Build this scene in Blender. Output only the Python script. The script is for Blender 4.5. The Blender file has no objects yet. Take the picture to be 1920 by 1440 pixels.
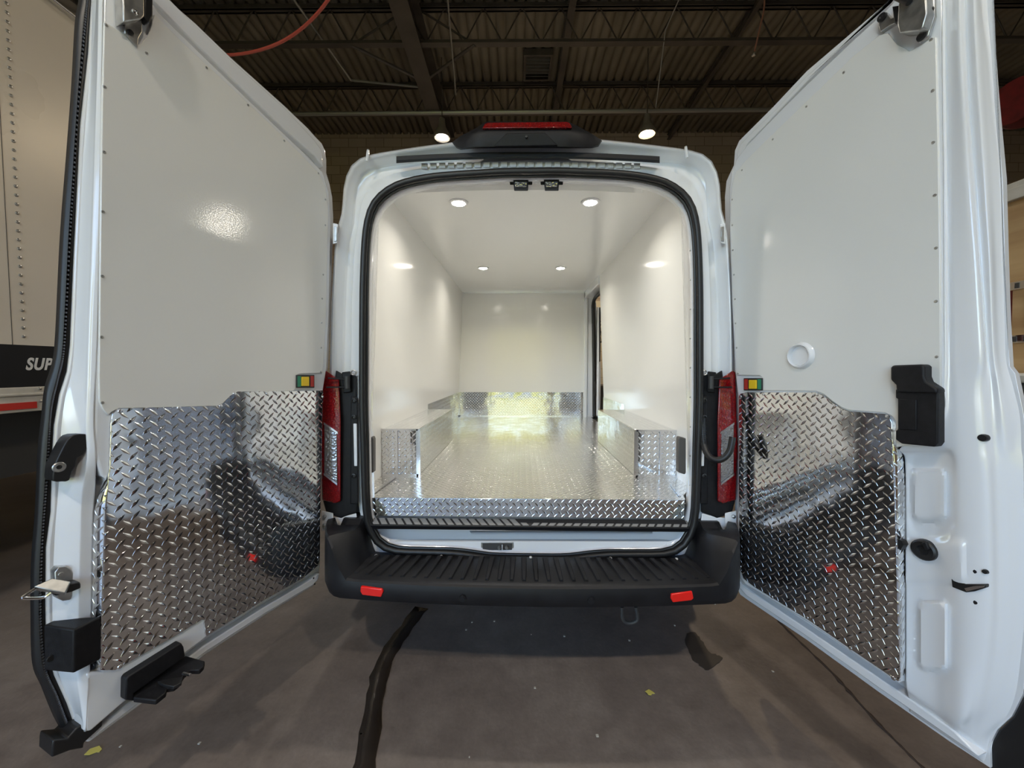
import bpy, bmesh, math, random
from mathutils import Vector, Matrix, Euler
random.seed(7)
PI = math.pi
SC = bpy.context.scene
COL = SC.collection

# ------------------------------------------------------------------ camera, world, lights, exposure
FPX = 721.0
CAM = Vector((-0.04, 0.0, 1.42))
CROT = Euler((math.radians(90 - 2.38), 0, math.radians(1.35)), 'XYZ')
cd = bpy.data.cameras.new('camera'); cam = bpy.data.objects.new('camera', cd); COL.objects.link(cam)
cam.location = CAM; cam.rotation_euler = CROT
cd.sensor_width = 36; cd.lens = FPX / 1920 * 36; cd.clip_start = 0.02; cd.clip_end = 300
SC.camera = cam
SC.view_settings.view_transform = 'Standard'; SC.view_settings.look = 'None'
SC.view_settings.gamma = 1; SC.view_settings.use_curve_mapping = False
SC.view_settings.exposure = 0.0
SKY, SUN, LED, BAY = 1.35, 4.0, 4.4, 80.0
w = bpy.data.worlds.new('world'); SC.world = w; w.use_nodes = True
wn = w.node_tree; bg = wn.nodes['Background']
sky = wn.nodes.new('ShaderNodeTexSky'); sky.sky_type = 'NISHITA'; sky.sun_disc = False
sky.sun_elevation = math.radians(48); sky.sun_rotation = math.radians(20); sky.air_density = 1.0; sky.dust_density = 2.0
wn.links.new(sky.outputs[0], bg.inputs[0]); bg.inputs[1].default_value = SKY
sd = bpy.data.lights.new('sun', 'SUN'); sd.energy = SUN; sd.angle = 0.01; sd.color = (1, .95, .85)
so = bpy.data.objects.new('sun', sd); COL.objects.link(so); so.rotation_euler = Euler((math.radians(-42), 0, math.radians(-15)))
# daylight portal in the open garage doorway behind the camera
pd = bpy.data.lights.new('doorway_portal', 'AREA'); pd.shape = 'RECTANGLE'; pd.size = 6.4; pd.size_y = 4.6
pd.cycles.is_portal = True
po = bpy.data.objects.new('doorway_portal', pd); COL.objects.link(po)
po.location = (-2.3, -4.95, 2.3); po.rotation_euler = Euler((math.radians(-90), 0, 0))
po.rotation_euler = Euler((math.radians(90), 0, math.radians(180)))

_R = CROT.to_matrix()
def ray(px, py):
    return (_R @ Vector(((px - 960) / FPX, -(py - 720) / FPX, -1))).normalized()
def hit(px, py, P, N):
    d = ray(px, py); t = (Vector(P) - CAM).dot(N) / d.dot(N); return CAM + d * t
def hY(px, py, Y): return hit(px, py, (0, Y, 0), Vector((0, 1, 0)))
def hX(px, py, X): return hit(px, py, (X, 0, 0), Vector((1, 0, 0)))
def hZ(px, py, Z): return hit(px, py, (0, 0, Z), Vector((0, 0, 1)))

# ------------------------------------------------------------------ materials
def mat(name, col, rough=.5, metal=0, coat=0, emit=None, es=0, trans=0, spec=None):
    m = bpy.data.materials.new(name); m.use_nodes = True
    b = m.node_tree.nodes['Principled BSDF']
    b.inputs['Base Color'].default_value = (*col, 1); b.inputs['Roughness'].default_value = rough
    b.inputs['Metallic'].default_value = metal; b.inputs['Coat Weight'].default_value = coat
    b.inputs['Coat Roughness'].default_value = .06
    b.inputs['Transmission Weight'].default_value = trans
    if spec is not None: b.inputs['Specular IOR Level'].default_value = spec
    if emit: b.inputs['Emission Color'].default_value = (*emit, 1); b.inputs['Emission Strength'].default_value = es
    return m
class NT:
    def __init__(s, m): s.t = m.node_tree; s.b = s.t.nodes['Principled BSDF']
    def n(s, typ, **k):
        x = s.t.nodes.new(typ)
        for a, v in k.items(): setattr(x, a, v)
        return x
    def l(s, a, b): s.t.links.new(a, b)
    def m(s, op, a, b=None, clamp=False):
        x = s.n('ShaderNodeMath', operation=op); x.use_clamp = clamp
        for i, v in enumerate((a, b)):
            if v is None: continue
            if isinstance(v, (int, float)): x.inputs[i].default_value = v
            else: s.l(v, x.inputs[i])
        return x.outputs[0]
    def noise(s, scale, detail=3, vec=None, rough=.5):
        x = s.n('ShaderNodeTexNoise'); x.inputs['Scale'].default_value = scale; x.inputs['Detail'].default_value = detail
        x.inputs['Roughness'].default_value = rough
        if vec is not None: s.l(vec, x.inputs['Vector'])
        return x.outputs['Fac']
    def ramp(s, fac, stops):
        x = s.n('ShaderNodeValToRGB'); s.l(fac, x.inputs[0]); e = x.color_ramp.elements
        while len(e) < len(stops): e.new(.5)
        for i, (p, c) in enumerate(stops): e[i].position = p; e[i].color = (*c, 1)
        return x.outputs[0]
    def bump(s, h, dist, strength=1):
        x = s.n('ShaderNodeBump'); x.inputs['Distance'].default_value = dist; x.inputs['Strength'].default_value = strength
        s.l(h, x.inputs['Height']); s.l(x.outputs[0], s.b.inputs['Normal']); return x
def noisy(m, scale, c0, c1, rough=None, bumpd=0, detail=4, obj=True):
    k = NT(m); tc = k.n('ShaderNodeTexCoord'); v = tc.outputs['Object']
    f = k.noise(scale, detail, v); k.l(k.ramp(f, [(.3, c0), (.7, c1)]), k.b.inputs['Base Color'])
    if rough: k.l(k.m('MULTIPLY_ADD', f, rough[1] - rough[0]), k.b.inputs['Roughness']); k.b.inputs['Roughness'].links[0].from_node.inputs[2].default_value = rough[0]
    if bumpd: k.bump(k.noise(scale * 8, 4, v), bumpd)
    return m
def tread(name, pitch, rough=.13, col=(.80, .81, .82), h=.0023):
    m = mat(name, col, rough, 1); k = NT(m)
    uv = k.n('ShaderNodeUVMap'); sp = k.n('ShaderNodeSeparateXYZ'); k.l(uv.outputs[0], sp.inputs[0])
    s0 = k.m('ADD', sp.outputs[0], 50); s1 = sp.outputs[1]
    u = k.m('DIVIDE', k.m('ADD', s0, s1), pitch * 1.41421); v = k.m('DIVIDE', k.m('SUBTRACT', s0, s1), pitch * 1.41421)
    fu = k.m('FLOOR', u); fv = k.m('FLOOR', v)
    par = k.m('MODULO', k.m('ABSOLUTE', k.m('ADD', fu, fv)), 2)
    q_ = k.m('ROUND', par); iq = k.m('SUBTRACT', 1, q_)
    a = k.m('SUBTRACT', k.m('SUBTRACT', u, fu), .5); b = k.m('SUBTRACT', k.m('SUBTRACT', v, fv), .5)
    x = k.m('ADD', k.m('MULTIPLY', a, q_), k.m('MULTIPLY', b, iq)); y = k.m('ADD', k.m('MULTIPLY', b, q_), k.m('MULTIPLY', a, iq))
    def loz(al, ac):
        q = k.m('SUBTRACT', 1, k.m('POWER', k.m('ABSOLUTE', k.m('DIVIDE', al, .66)), 1.5))
        return k.m('SUBTRACT', q, k.m('DIVIDE', k.m('ABSOLUTE', ac), .17))
    hh = k.m('MAXIMUM', loz(x, y), loz(k.m('SUBTRACT', 1, k.m('ABSOLUTE', y)), x))
    hh = k.m('POWER', k.m('MAXIMUM', hh, 0), .7)
    hh = k.m('ADD', hh, k.m('MULTIPLY', k.noise(7, 1, uv.outputs[0]), .9))
    k.bump(hh, h)
    return m
M = {}
M['paint'] = mat('white_paint', (.80, .82, .85), .16, 0, .8)
M['frp'] = mat('white_liner', (.80, .80, .775), .10)
k = NT(M['frp']); uv = k.n('ShaderNodeUVMap'); wv = k.n('ShaderNodeTexVoronoi'); wv.inputs['Scale'].default_value = 260
k.l(uv.outputs[0], wv.inputs['Vector']); k.bump(k.m('ADD', wv.outputs['Distance'], k.m('MULTIPLY', k.noise(3, 1, uv.outputs[0]), 8)), .0004, .16)
M['tread'] = tread('tread_plate', .0262, .07)
M['tread_f'] = tread('tread_plate_floor', .0262, .20, (.84, .83, .81), .0026)
M['alu'] = mat('aluminium', (.80, .81, .83), .22, 1)
M['steel'] = noisy(mat('zinc_steel', (.5, .5, .5), .35, .9), 30, (.38, .38, .38), (.6, .6, .58), (.25, .5))
M['black'] = noisy(mat('black_plastic', (.01, .01, .01), .5, spec=.3), 60, (.006, .006, .0075), (.011, .011, .013), (.42, .6), .0004)
M['bumper'] = noisy(mat('bumper_plastic', (.01, .01, .01), .45, spec=.35), 9, (.006, .006, .0075), (.014, .014, .017), (.38, .6), .0004)
M['rubber'] = mat('black_rubber', (.012, .012, .013), .42)
M['red'] = mat('red_lens', (.45, .006, .008), .12, 0, 1)
k = NT(M['red']); tc = k.n('ShaderNodeTexCoord'); vo = k.n('ShaderNodeTexVoronoi'); vo.inputs['Scale'].default_value = 130
k.l(tc.outputs['Object'], vo.inputs['Vector']); k.l(k.ramp(vo.outputs['Distance'], [(0, (.42, .008, .008)), (.5, (.16, .001, .003))]), k.b.inputs['Base Color'])
k.bump(vo.outputs['Distance'], .0008)
M['reflector'] = mat('red_reflector', (.85, .015, .01), .25, 0, .5)
M['clear'] = mat('clear_lens', (.42, .41, .41), .15, .75)
k = NT(M['clear']); tc = k.n('ShaderNodeTexCoord'); vo = k.n('ShaderNodeTexVoronoi'); vo.inputs['Scale'].default_value = 90; vo.distance = 'CHEBYCHEV'
k.l(tc.outputs['Object'], vo.inputs['Vector']); k.bump(vo.outputs['Distance'], .003)
M['dark'] = mat('dark_grey', (.05, .05, .05), .5)
M['teeth_glint'] = mat('seal_teeth_glint', (.13, .14, .16), .5)  # lighter than the rubber: the dotted highlight on the seal is painted in
M['scuff'] = mat('scuff_grey', (.20, .20, .20), .6)
M['greyplug'] = mat('grey_plug', (.09, .085, .08), .5)
M['yellow'] = mat('yellow_switch', (.80, .55, .01), .35)
M['green'] = mat('green_marking', (.02, .22, .12), .4)
M['redmark'] = mat('red_marking', (.45, .03, .02), .4)
M['led'] = mat('led_lens', (1, 1, 1), .3, emit=(1, .93, .82), es=60)
M['bay'] = mat('bay_lens', (1, .9, .7), .3, emit=(1, .78, .45), es=40)
M['bayw'] = mat('bay_lens_white', (1, .95, .85), .3, emit=(1, .93, .8), es=14)
M['housing'] = mat('lamp_housing', (.35, .33, .3), .4, .6)
M['truck'] = noisy(mat('truck_panel', (.6, .55, .48), .3), 1.5, (.70, .64, .56), (.76, .70, .61), (.22, .35))
M['black_band'] = mat('black_band', (.008, .008, .01), .3)
M['letters'] = mat('white_letters', (.75, .75, .75), .5)
M['offwhite'] = noisy(mat('offwhite_rail', (.6, .58, .52), .5), 8, (.45, .43, .38), (.65, .62, .56))
M['redstripe'] = mat('red_conspicuity', (.55, .03, .02), .4)
M['plywood'] = mat('plywood', (.55, .36, .17), .5)
k = NT(M['plywood']); tc = k.n('ShaderNodeTexCoord'); mp = k.n('ShaderNodeMapping'); mp.inputs['Scale'].default_value = (1, .25, 2.5)
k.l(tc.outputs['Object'], mp.inputs[0]); k.l(k.ramp(k.noise(4, 6, mp.outputs[0]), [(.35, (.42, .25, .11)), (.65, (.62, .42, .21))]), k.b.inputs['Base Color'])
M['deck'] = noisy(mat('roof_deck', (.2, .17, .14), .5), 2, (.20, .185, .15), (.30, .275, .23), (.4, .55))
M['girder'] = noisy(mat('steel_dark', (.06, .05, .045), .5), 3, (.05, .042, .038), (.09, .075, .065))
M['pipe'] = mat('conduit', (.3, .3, .3), .4, .5)
M['hose'] = mat('red_hose', (.5, .09, .07), .4)
M['reel'] = noisy(mat('reel_red', (.2, .01, .01), .35), 10, (.06, .004, .004), (.12, .008, .008))
M['copper'] = mat('copper_chain', (.45, .22, .16), .35, .8)
M['leaf'] = mat('yellow_leaf', (.65, .6, .15), .6)
M['grass'] = noisy(mat('grass', (.3, .4, .03), .8), 5, (.17, .17, .03), (.36, .34, .06))
M['asphalt'] = noisy(mat('asphalt', (.2, .2, .2), .8), 4, (.22, .22, .22), (.32, .32, .32))
M['tire'] = mat('tire', (.015, .015, .015), .8)
# concrete floor
M['floor'] = mat('concrete', (.1, .08, .07), .5); k = NT(M['floor']); tc = k.n('ShaderNodeTexCoord'); v = tc.outputs['Object']
f1 = k.noise(.9, 6, v, .6); f2 = k.noise(9, 6, v, .7); f3 = k.noise(60, 3, v)
mx = k.m('ADD', k.m('MULTIPLY', f1, .6), k.m('ADD', k.m('MULTIPLY', f2, .3), k.m('MULTIPLY', f3, .1)))
k.l(k.ramp(mx, [(.36, (.105, .086, .075)), (.5, (.175, .146, .128)), (.64, (.25, .215, .19))]), k.b.inputs['Base Color'])
rr = k.n('ShaderNodeMapRange'); k.l(f2, rr.inputs[0]); rr.inputs[3].default_value = .32; rr.inputs[4].default_value = .62
k.l(rr.outputs[0], k.b.inputs['Roughness']); k.bump(mx, .006)
M['wet'] = mat('wet_concrete', (.03, .024, .02), .25)
M['stain'] = mat('oil_stain', (.035, .03, .027), .6)
M['crack'] = mat('crack_dark', (.04, .03, .028), .8)
# block wall
def blocks(name, c0, c1, mortar):
    m = mat(name, c0, .8); k = NT(m); uv = k.n('ShaderNodeUVMap'); b = k.n('ShaderNodeTexBrick'); k.l(uv.outputs[0], b.inputs['Vector'])
    b.inputs['Color1'].default_value = (*c0, 1); b.inputs['Color2'].default_value = (*c1, 1); b.inputs['Mortar'].default_value = (*mortar, 1)
    b.inputs['Scale'].default_value = 1; b.inputs['Brick Width'].default_value = .4; b.inputs['Row Height'].default_value = .2
    b.inputs['Mortar Size'].default_value = .006; k.l(b.outputs['Color'], k.b.inputs['Base Color']); return m
M['block'] = blocks('block_wall', (.34, .27, .21), (.40, .32, .25), (.18, .14, .11))
M['cream'] = blocks('cream_block', (.62, .55, .42), (.66, .58, .45), (.42, .36, .27))

# ------------------------------------------------------------------ mesh helpers
def catmull(P, n, closed=False):
    P = [tuple(p) for p in P]; out = []; N = len(P); segs = N if closed else N - 1
    for i in range(segs):
        if closed: p0, p1, p2, p3 = P[(i - 1) % N], P[i], P[(i + 1) % N], P[(i + 2) % N]
        else: p0, p1, p2, p3 = P[max(i - 1, 0)], P[i], P[i + 1], P[min(i + 2, N - 1)]
        for j in range(n):
            t = j / n
            out.append(tuple(.5 * (2 * b + (c - a) * t + (2 * a - 5 * b + 4 * c - d) * t * t + (3 * b - a - 3 * c + d) * t ** 3)
                             for a, b, c, d in zip(p0, p1, p2, p3)))
    if not closed: out.append(P[-1])
    return out
class MB:
    def __init__(s): s.bm = bmesh.new()
    def faces(s, vs, fs):
        V = [s.bm.verts.new(v) for v in vs]
        for f in fs:
            try: s.bm.faces.new([V[i] for i in f])
            except ValueError: pass
        return s
    def hexa(s, c): return s.faces(c, [(0, 3, 2, 1), (4, 5, 6, 7), (0, 1, 5, 4), (1, 2, 6, 5), (2, 3, 7, 6), (3, 0, 4, 7)])
    def box(s, a, b):
        (x0, y0, z0), (x1, y1, z1) = a, b
        return s.hexa([(x0, y0, z0), (x1, y0, z0), (x1, y1, z0), (x0, y1, z0), (x0, y0, z1), (x1, y0, z1), (x1, y1, z1), (x0, y1, z1)])
    def prism(s, A, B):
        n = len(A)
        return s.faces(list(A) + list(B), [tuple(range(n - 1, -1, -1)), tuple(range(n, 2 * n))] + [(i, (i + 1) % n, n + (i + 1) % n, n + i) for i in range(n)])
    def ext(s, P, d): d = Vector(d); return s.prism([Vector(p) for p in P], [Vector(p) + d for p in P])
    def grid(s, rows, closed=False):
        r, c = len(rows), len(rows[0])
        fs = [(i * c + j, i * c + (j + 1) % c, (i + 1) * c + (j + 1) % c, (i + 1) * c + j) for i in range(r - 1) for j in range(c if closed else c - 1)]
        return s.faces([p for row in rows for p in row], fs)
    def tube(s, path, r, n=10, sub=1, closed=False, sx=1, cap=True):
        path = [Vector(p) for p in (catmull(path, sub, closed) if sub > 1 else path)]; N = len(path); rings = []
        up = None
        for i, p in enumerate(path):
            if closed: t = (path[(i + 1) % N] - path[i - 1]).normalized()
            else: t = (path[min(i + 1, N - 1)] - path[max(i - 1, 0)]).normalized()
            if up is None:
                up = Vector((0, 0, 1)) if abs(t.z) < .9 else Vector((0, 1, 0))
                if closed: up = Vector((0, 1, 0))
            a = (up - t * up.dot(t)).normalized(); up = a; b = t.cross(a)
            rr = r[i] if isinstance(r, (list, tuple)) else r
            rings.append([p + a * math.cos(q * 2 * PI / n) * rr * sx + b * math.sin(q * 2 * PI / n) * rr for q in range(n)])
        if closed: rings.append(rings[0])
        s.grid(rings, True)
        if cap and not closed: s.faces(rings[0], [tuple(range(n - 1, -1, -1))]); s.faces(rings[-1], [tuple(range(n))])
        return s
    def lathe(s, prof, o, axis=(0, 0, 1), n=24):
        q = Vector((0, 0, 1)).rotation_difference(Vector(axis)); o = Vector(o)
        rows = [[o + q @ Vector((r * math.cos(a * 2 * PI / n), r * math.sin(a * 2 * PI / n), h)) for a in range(n)] for r, h in prof]
        s.grid(rows, True)
        if prof[0][0] > 1e-5: s.faces(rows[0], [tuple(range(n - 1, -1, -1))])
        if prof[-1][0] > 1e-5: s.faces(rows[-1], [tuple(range(n))])
        return s
    def build(s, name, m, parent=None, bevel=0, smooth=40, seg=2, solid=0, mw=None, **props):
        bm = s.bm; bmesh.ops.remove_doubles(bm, verts=bm.verts, dist=1e-5); bmesh.ops.recalc_face_normals(bm, faces=bm.faces)
        uvl = bm.loops.layers.uv.new('UVMap')
        for f in bm.faces:
            n = f.normal; f.smooth = True
            ax = max(range(3), key=lambda i: abs(n[i]))
            for l in f.loops:
                c = l.vert.co
                l[uvl].uv = (c.y, c.z) if ax == 0 else (c.x, c.z) if ax == 1 else (c.x, c.y)
        for e in bm.edges:
            if len(e.link_faces) == 2 and e.calc_face_angle(0) > math.radians(smooth): e.smooth = False
        me = bpy.data.meshes.new(name); bm.to_mesh(me); bm.free()
        o = bpy.data.objects.new(name, me); COL.objects.link(o)
        me.materials.append(M[m] if isinstance(m, str) else m)
        if parent: o.parent = parent
        if mw: o.matrix_local = mw
        if solid: md = o.modifiers.new('solid', 'SOLIDIFY'); md.thickness = solid; md.offset = -1
        if bevel:
            md = o.modifiers.new('bevel', 'BEVEL'); md.width = bevel; md.segments = seg; md.limit_method = 'ANGLE'; md.angle_limit = math.radians(38)
        for a, v in props.items(): o[a] = v
        return o
def thing(name, label, cat, loc=(0, 0, 0), group=None, rz=0):
    o = bpy.data.objects.new(name, None); COL.objects.link(o); o.location = loc; o.rotation_euler.z = rz; o['label'] = label; o['category'] = cat
    if group: o['group'] = group
    return o
def tag(o, label, cat, group=None):
    o['label'] = label; o['category'] = cat
    if group: o['group'] = group
    return o
def copy_to(o, loc, parent=None):
    c = o.copy(); COL.objects.link(c); c.location = loc
    if parent: c.parent = parent
    return c
BR = math.radians(.9)    # the building stands a touch askew to the van
def struct(mb, name, m, **kw):
    o = mb.build(name, m, **kw); o.rotation_euler.z = BR; o['kind'] = 'structure'; return o

# ------------------------------------------------------------------ the garage
BX0, BX1, BY0, BY1, BH = -7.5, 14.0, -5.0, 8.87, 6.69
struct(MB().box((BX0, BY0 - 1, -.2), (BX1, BY1, 0)), 'floor', 'floor')
struct(MB().box((BX0 - .2, BY1, 0), (BX1 + .2, BY1 + .2, 2.95)), 'wall_front_lower', 'cream').name = 'wall_front'
struct(MB().box((BX0 - .2, BY1, 2.95), (BX1 + .2, BY1 + .2, BH + .1)), 'wall_front', 'block')
struct(MB().box((BX0 - .2, BY0, 0), (BX0, BY1, BH + .1)), 'wall_left', 'block')
struct(MB().box((BX1, BY0, 0), (BX1 + .2, BY1, BH + .1)), 'wall_right', 'block')
struct(MB().box((BX0 - .2, BY0 - .2, 0), (-5.5, BY0, BH + .1)).box((0.9, BY0 - .2, 0), (BX1 + .2, BY0, BH + .1)).box((-5.5, BY0 - .2, 4.6), (0.9, BY0, BH + .1)), 'wall_rear', 'block')
# corrugated deck, ribs along y
mb = MB(); prof = []; x = BX0
while x < BX1:
    prof += [(x, BH), (x + .085, BH), (x + .1, BH + .045), (x + .135, BH + .045)]; x += .15
mb.grid([[(a, BY0, b) for a, b in prof], [(a, BY1, b) for a, b in prof]])
struct(mb, 'ceiling', 'deck', solid=.01, smooth=10)
# open web joists
def joist(Y):
    mb = MB()
    for d in (-.03, .03):
        mb.box((BX0, Y + d - .012, BH - .07), (BX1, Y + d + .012, BH)).box((BX0, Y + d - .012, BH - .56), (BX1, Y + d + .012, BH - .52))
    mb.box((BX0, Y - .05, BH - .07), (BX1, Y + .05, BH - .055))
    mb.box((BX0, Y - .045, BH - .565), (BX1, Y + .045, BH - .555))
    x = BX0; up = True
    while x < BX1 - .3:
        mb.tube([(x, Y, BH - (.54 if up else .04)), (x + .28, Y, BH - (.04 if up else .54))], .011, 6); x += .28; up = not up
    return mb
for i, Y in enumerate((-3.44, -1.9, -.36, 1.18, 2.72, 4.26, 5.80, 7.34)):
    struct(joist(Y), 'trim_%d' % (i + 1), 'girder', smooth=20)
def ibeam(x, z0, z1, wd, y0=BY0, y1=BY1):
    mb = MB(); mb.box((x - wd / 2, y0, z0), (x + wd / 2, y1, z0 + .02)).box((x - wd / 2, y0, z1 - .02), (x + wd / 2, y1, z1)).box((x - .01, y0, z0 + .02), (x + .01, y1, z1 - .02))
    return mb
struct(ibeam(-1.53, 6.08, 6.62, .25), 'trim_9', 'girder')
struct(ibeam(.76, 6.47, 6.65, .1), 'trim_10', 'girder')
struct(ibeam(3.4, 6.53, 6.65, .07), 'trim_11', 'girder')
mb = MB()
for y, sgn in ((5.8, 1), (5.8, -1)):
    mb.tube([(-1.53 + sgn * .1, y + .6, 6.1), (-1.53 + sgn * .9, y, BH - .56)], .024, 6).tube([(-1.53 + sgn * .9, y, BH - .56), (-1.53 + sgn * .15, y, BH - .1)], .016, 6)
struct(mb, 'trim_12', 'girder')
tag(MB().tube([(-6, 7.15, 6.08), (13.3, 7.15, 5.96)], .035, 8).build('conduit_pipe', 'pipe'), 'long straight grey conduit pipe running across under the roof trusses', 'pipe')
tag(MB().tube([(-3.3, 3.0, 6.3), (-3.1, 4.6, 6.28), (-2.9, 6.6, 6.25)], .018, 6).tube([(-2.9, 6.6, 6.25), (-1.7, 6.65, 6.15)], .018, 6).build('sprinkler_pipe', 'pipe'), 'thin grey pipe running back under the roof deck left of the girder', 'pipe')
tag(MB().tube([(-1.1, 3.2, 6.2), (-.95, 4.8, 6.12), (-1.15, 6.7, 6.05)], .012, 6).build('power_cable', 'pipe'), 'thin cable running beside the big roof girder', 'cable')
tag(MB().tube([(2.1, 4.4, 6.4), (2.0, 5.7, 6.2), (2.15, 6.5, 5.65)], .008, 6).build('power_cable', 'pipe'), 'thin cable leading down to the warm glowing roof lamp', 'cable')
# louvred exhaust vent hanging at the deck
t = thing('roof_vent', 'square louvred vent set in the corrugated roof above the van', 'vent', hZ(1008, 128, 6.57), rz=BR)
MB().box((-.24, -.24, 0), (-.20, .26, .1)).box((.20, -.24, 0), (.24, .26, .1)).box((-.24, -.28, 0), (.24, -.24, .1)).box((-.24, .26, 0), (.24, .30, .1)).build('frame', 'girder', t)
mb = MB()
for i in range(7): y_ = -.24 + i * .072; mb.hexa([(-.2, y_, .0), (.2, y_, .0), (.2, y_ + .06, .05), (-.2, y_ + .06, .05), (-.2, y_, .008), (.2, y_, .008), (.2, y_ + .06, .058), (-.2, y_ + .06, .058)])
mb.build('louvres', 'pipe', t)
MB().box((-.22, -.26, .09), (.22, .28, .1)).build('backing', 'deck', t)
# high bay lamps
def bay_lamp(loc, label, lens, colr, en, r=.13):
    t = thing('high_bay_lamp', label, 'lamp', loc, 'high bay lamps under the roof')
    MB().lathe([(.02, .30), (.05, .29), (.06, .16), (r * .75, .10), (r * 1.05, .03), (r * 1.08, -.02), (r, -.03), (r * .9, .0), (.0, .005)], (0, 0, 0)).build('housing', 'housing', t)
    MB().lathe([(.0, -.012), (r * .5, -.012), (r * .76, -.010), (r * .78, -.006), (0, .004)], (0, 0, -.005)).build('lens', lens, t)
    MB().tube([(0, 0, .28), (0, 0, BH - loc[2] - .02)], .008, 6).build('cord', 'girder', t)
    ld = bpy.data.lights.new('bay_light', 'AREA'); ld.shape = 'DISK'; ld.size = r * 1.7; ld.energy = en; ld.color = colr
    lo = bpy.data.objects.new('bay_light', ld); COL.objects.link(lo); lo.parent = t; lo.location = (0, 0, -.04)
    return t
bay_lamp(hY(829, 256, 6.7), 'pale high bay lamp just left of the van brake light, under the girder', 'bayw', (1, .93, .8), BAY * .8)
bay_lamp(hY(1213, 249, 6.6), 'warm glowing high bay lamp above the right of the van roof', 'bay', (1, .78, .5), BAY)
for x, y, nm in ((-1.6, -1.8, 'left'), (1.9, -1.6, 'right')): bay_lamp(Vector((x, y, 5.5)), 'high bay lamp hanging from the roof behind the viewpoint, the %s one' % nm, 'bayw', (1, .9, .75), BAY * 1.1)
_N = Vector((.933, -.359, 0)); _p = hit(418, 415, (-.966, 1.84, 0), _N); _d = (_p - CAM).normalized(); _d = _d - _N * 2 * _d.dot(_N)
bay_lamp(_p + _d * ((5.8 - _p.z) / _d.z), 'high bay lamp far off in the right hand bay of the garage', 'bayw', (1, .93, .8), BAY * 1.1, .2)
# outdoors behind the open doorway
tag(MB().box((-30, -13, -.12), (30, BY0 - 1, -.05)).build('asphalt_yard', 'asphalt'), 'grey asphalt yard outside the open garage doorway', 'yard')['kind'] = 'structure'
tag(MB().box((-40, -60, -.15), (40, -10.5, -.04)).build('grass_verge', 'grass'), 'sunlit yellow green grass beyond the yard', 'grass')['kind'] = 'stuff'

mb = MB(); rows = []
for i in range(26):
    x = -6 + i * .4; rows.append([(x, -19 + random.uniform(-.5, .5) - z * .18, z + random.uniform(-.2, .3)) for z in (.4, 1, 2, 3.5, 5, 6.5)] + [(x, -24, 7 + random.uniform(-.6, .6)), (x, -27, .1)])
rows = [[(a, b, max(c_, .0)) for a, b, c_ in q] for q in rows]
tag(mb.grid(rows).build('hedge', 'grass', smooth=180), 'tall sunlit yellow green hedge outside behind the viewpoint', 'hedge')['kind'] = 'stuff'

# floor marks
def blob(path, wd, z, jit=.25, sub=6):
    P = catmull(path, sub); L = []; R = []
    for i, p in enumerate(P):
        a = Vector(P[max(i - 1, 0)]); b = Vector(P[min(i + 1, len(P) - 1)]); d = (b - a).normalized(); n = Vector((-d.y, d.x, 0))
        ww = wd * (1 + random.uniform(-jit, jit)) / 2; p = Vector(p); L.append(p + n * ww); R.append(p - n * ww * (1 + random.uniform(-jit, jit)))
    rows = [[(q.x, q.y, z) for q in (l, r)] for l, r in zip(L, R)]
    return MB().grid(rows)
tr = [hZ(790, 1140, 0), hZ(752, 1190, 0), hZ(722, 1240, 0), hZ(704, 1300, 0), hZ(694, 1370, 0), hZ(680, 1450, 0), hZ(672, 1550, 0)]
o = blob(tr, .082, .003, .14, 4).build('water_trail', 'wet', solid=.002); tag(o, 'long dark wet trail on the concrete floor behind the bumper', 'stain')
sp = [(1288, 1188), (1300, 1185), (1310, 1192), (1318, 1204), (1330, 1222), (1345, 1228), (1355, 1234), (1350, 1243), (1338, 1250), (1322, 1257), (1312, 1247), (1300, 1238), (1292, 1222), (1286, 1205)]
o = MB().ext([hZ(a, b, .001) for a, b in catmull([(a + random.uniform(-1.8, 1.8), b + random.uniform(-1.5, 1.5)) for a, b in catmull(sp, 3, True)], 1, True)], (0, 0, .002)).build('oil_stain', 'stain'); tag(o, 'irregular dark oily stain on the floor right of the bumper', 'stain')
o = blob([hZ(*p, 0) for p in ((1430, 1130), (1475, 1180), (1560, 1262), (1640, 1350), (1740, 1450), (1850, 1560))], .012, .002, .5, 10).build('floor_crack', 'crack', solid=.001)
tag(o, 'thin dark crack crossing the concrete floor by the right door', 'crack')
def leaf(px, py, s, label):
    c = hZ(px, py, .004); pts = [(0, 0), (.5, .25), (.9, .1), (1, -.2), (.7, -.15), (.5, -.5), (.2, -.6), (.1, -.25)]
    o = MB().ext([(c.x + (a - .5) * s, c.y + b * s, c.z + .006 * math.sin(a * 6)) for a, b in pts], (0, 0, .002)).build('fallen_leaf', 'leaf'); tag(o, label, 'leaf', 'fallen leaves')
leaf(1218, 1297, .04, 'small yellow leaf on the floor right of the wet trail'); leaf(180, 1405, .045, 'small yellow leaf on the floor below the left door seal')
M['chip'] = mat('pale_chip', (.5, .48, .42), .7)
mb = MB()
for px, py in ((1180, 1201), (927, 1165), (885, 1167), (874, 1181), (1058, 1193), (1265, 1173), (1449, 1259), (996, 1190), (1003, 1290), (226, 1400), (374, 1394), (1340, 1133), (677, 1377), (880, 1420), (1120, 1380)):
    c = hZ(px, py, 0); r = random.uniform(.002, .005); mb.box((c.x - r, c.y - r, 0), (c.x + r, c.y + r, .003))
o = mb.build('floor_debris', 'chip'); tag(o, 'scattered tiny pale chips on the concrete floor', 'debris'); o['kind'] = 'stuff'

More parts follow.
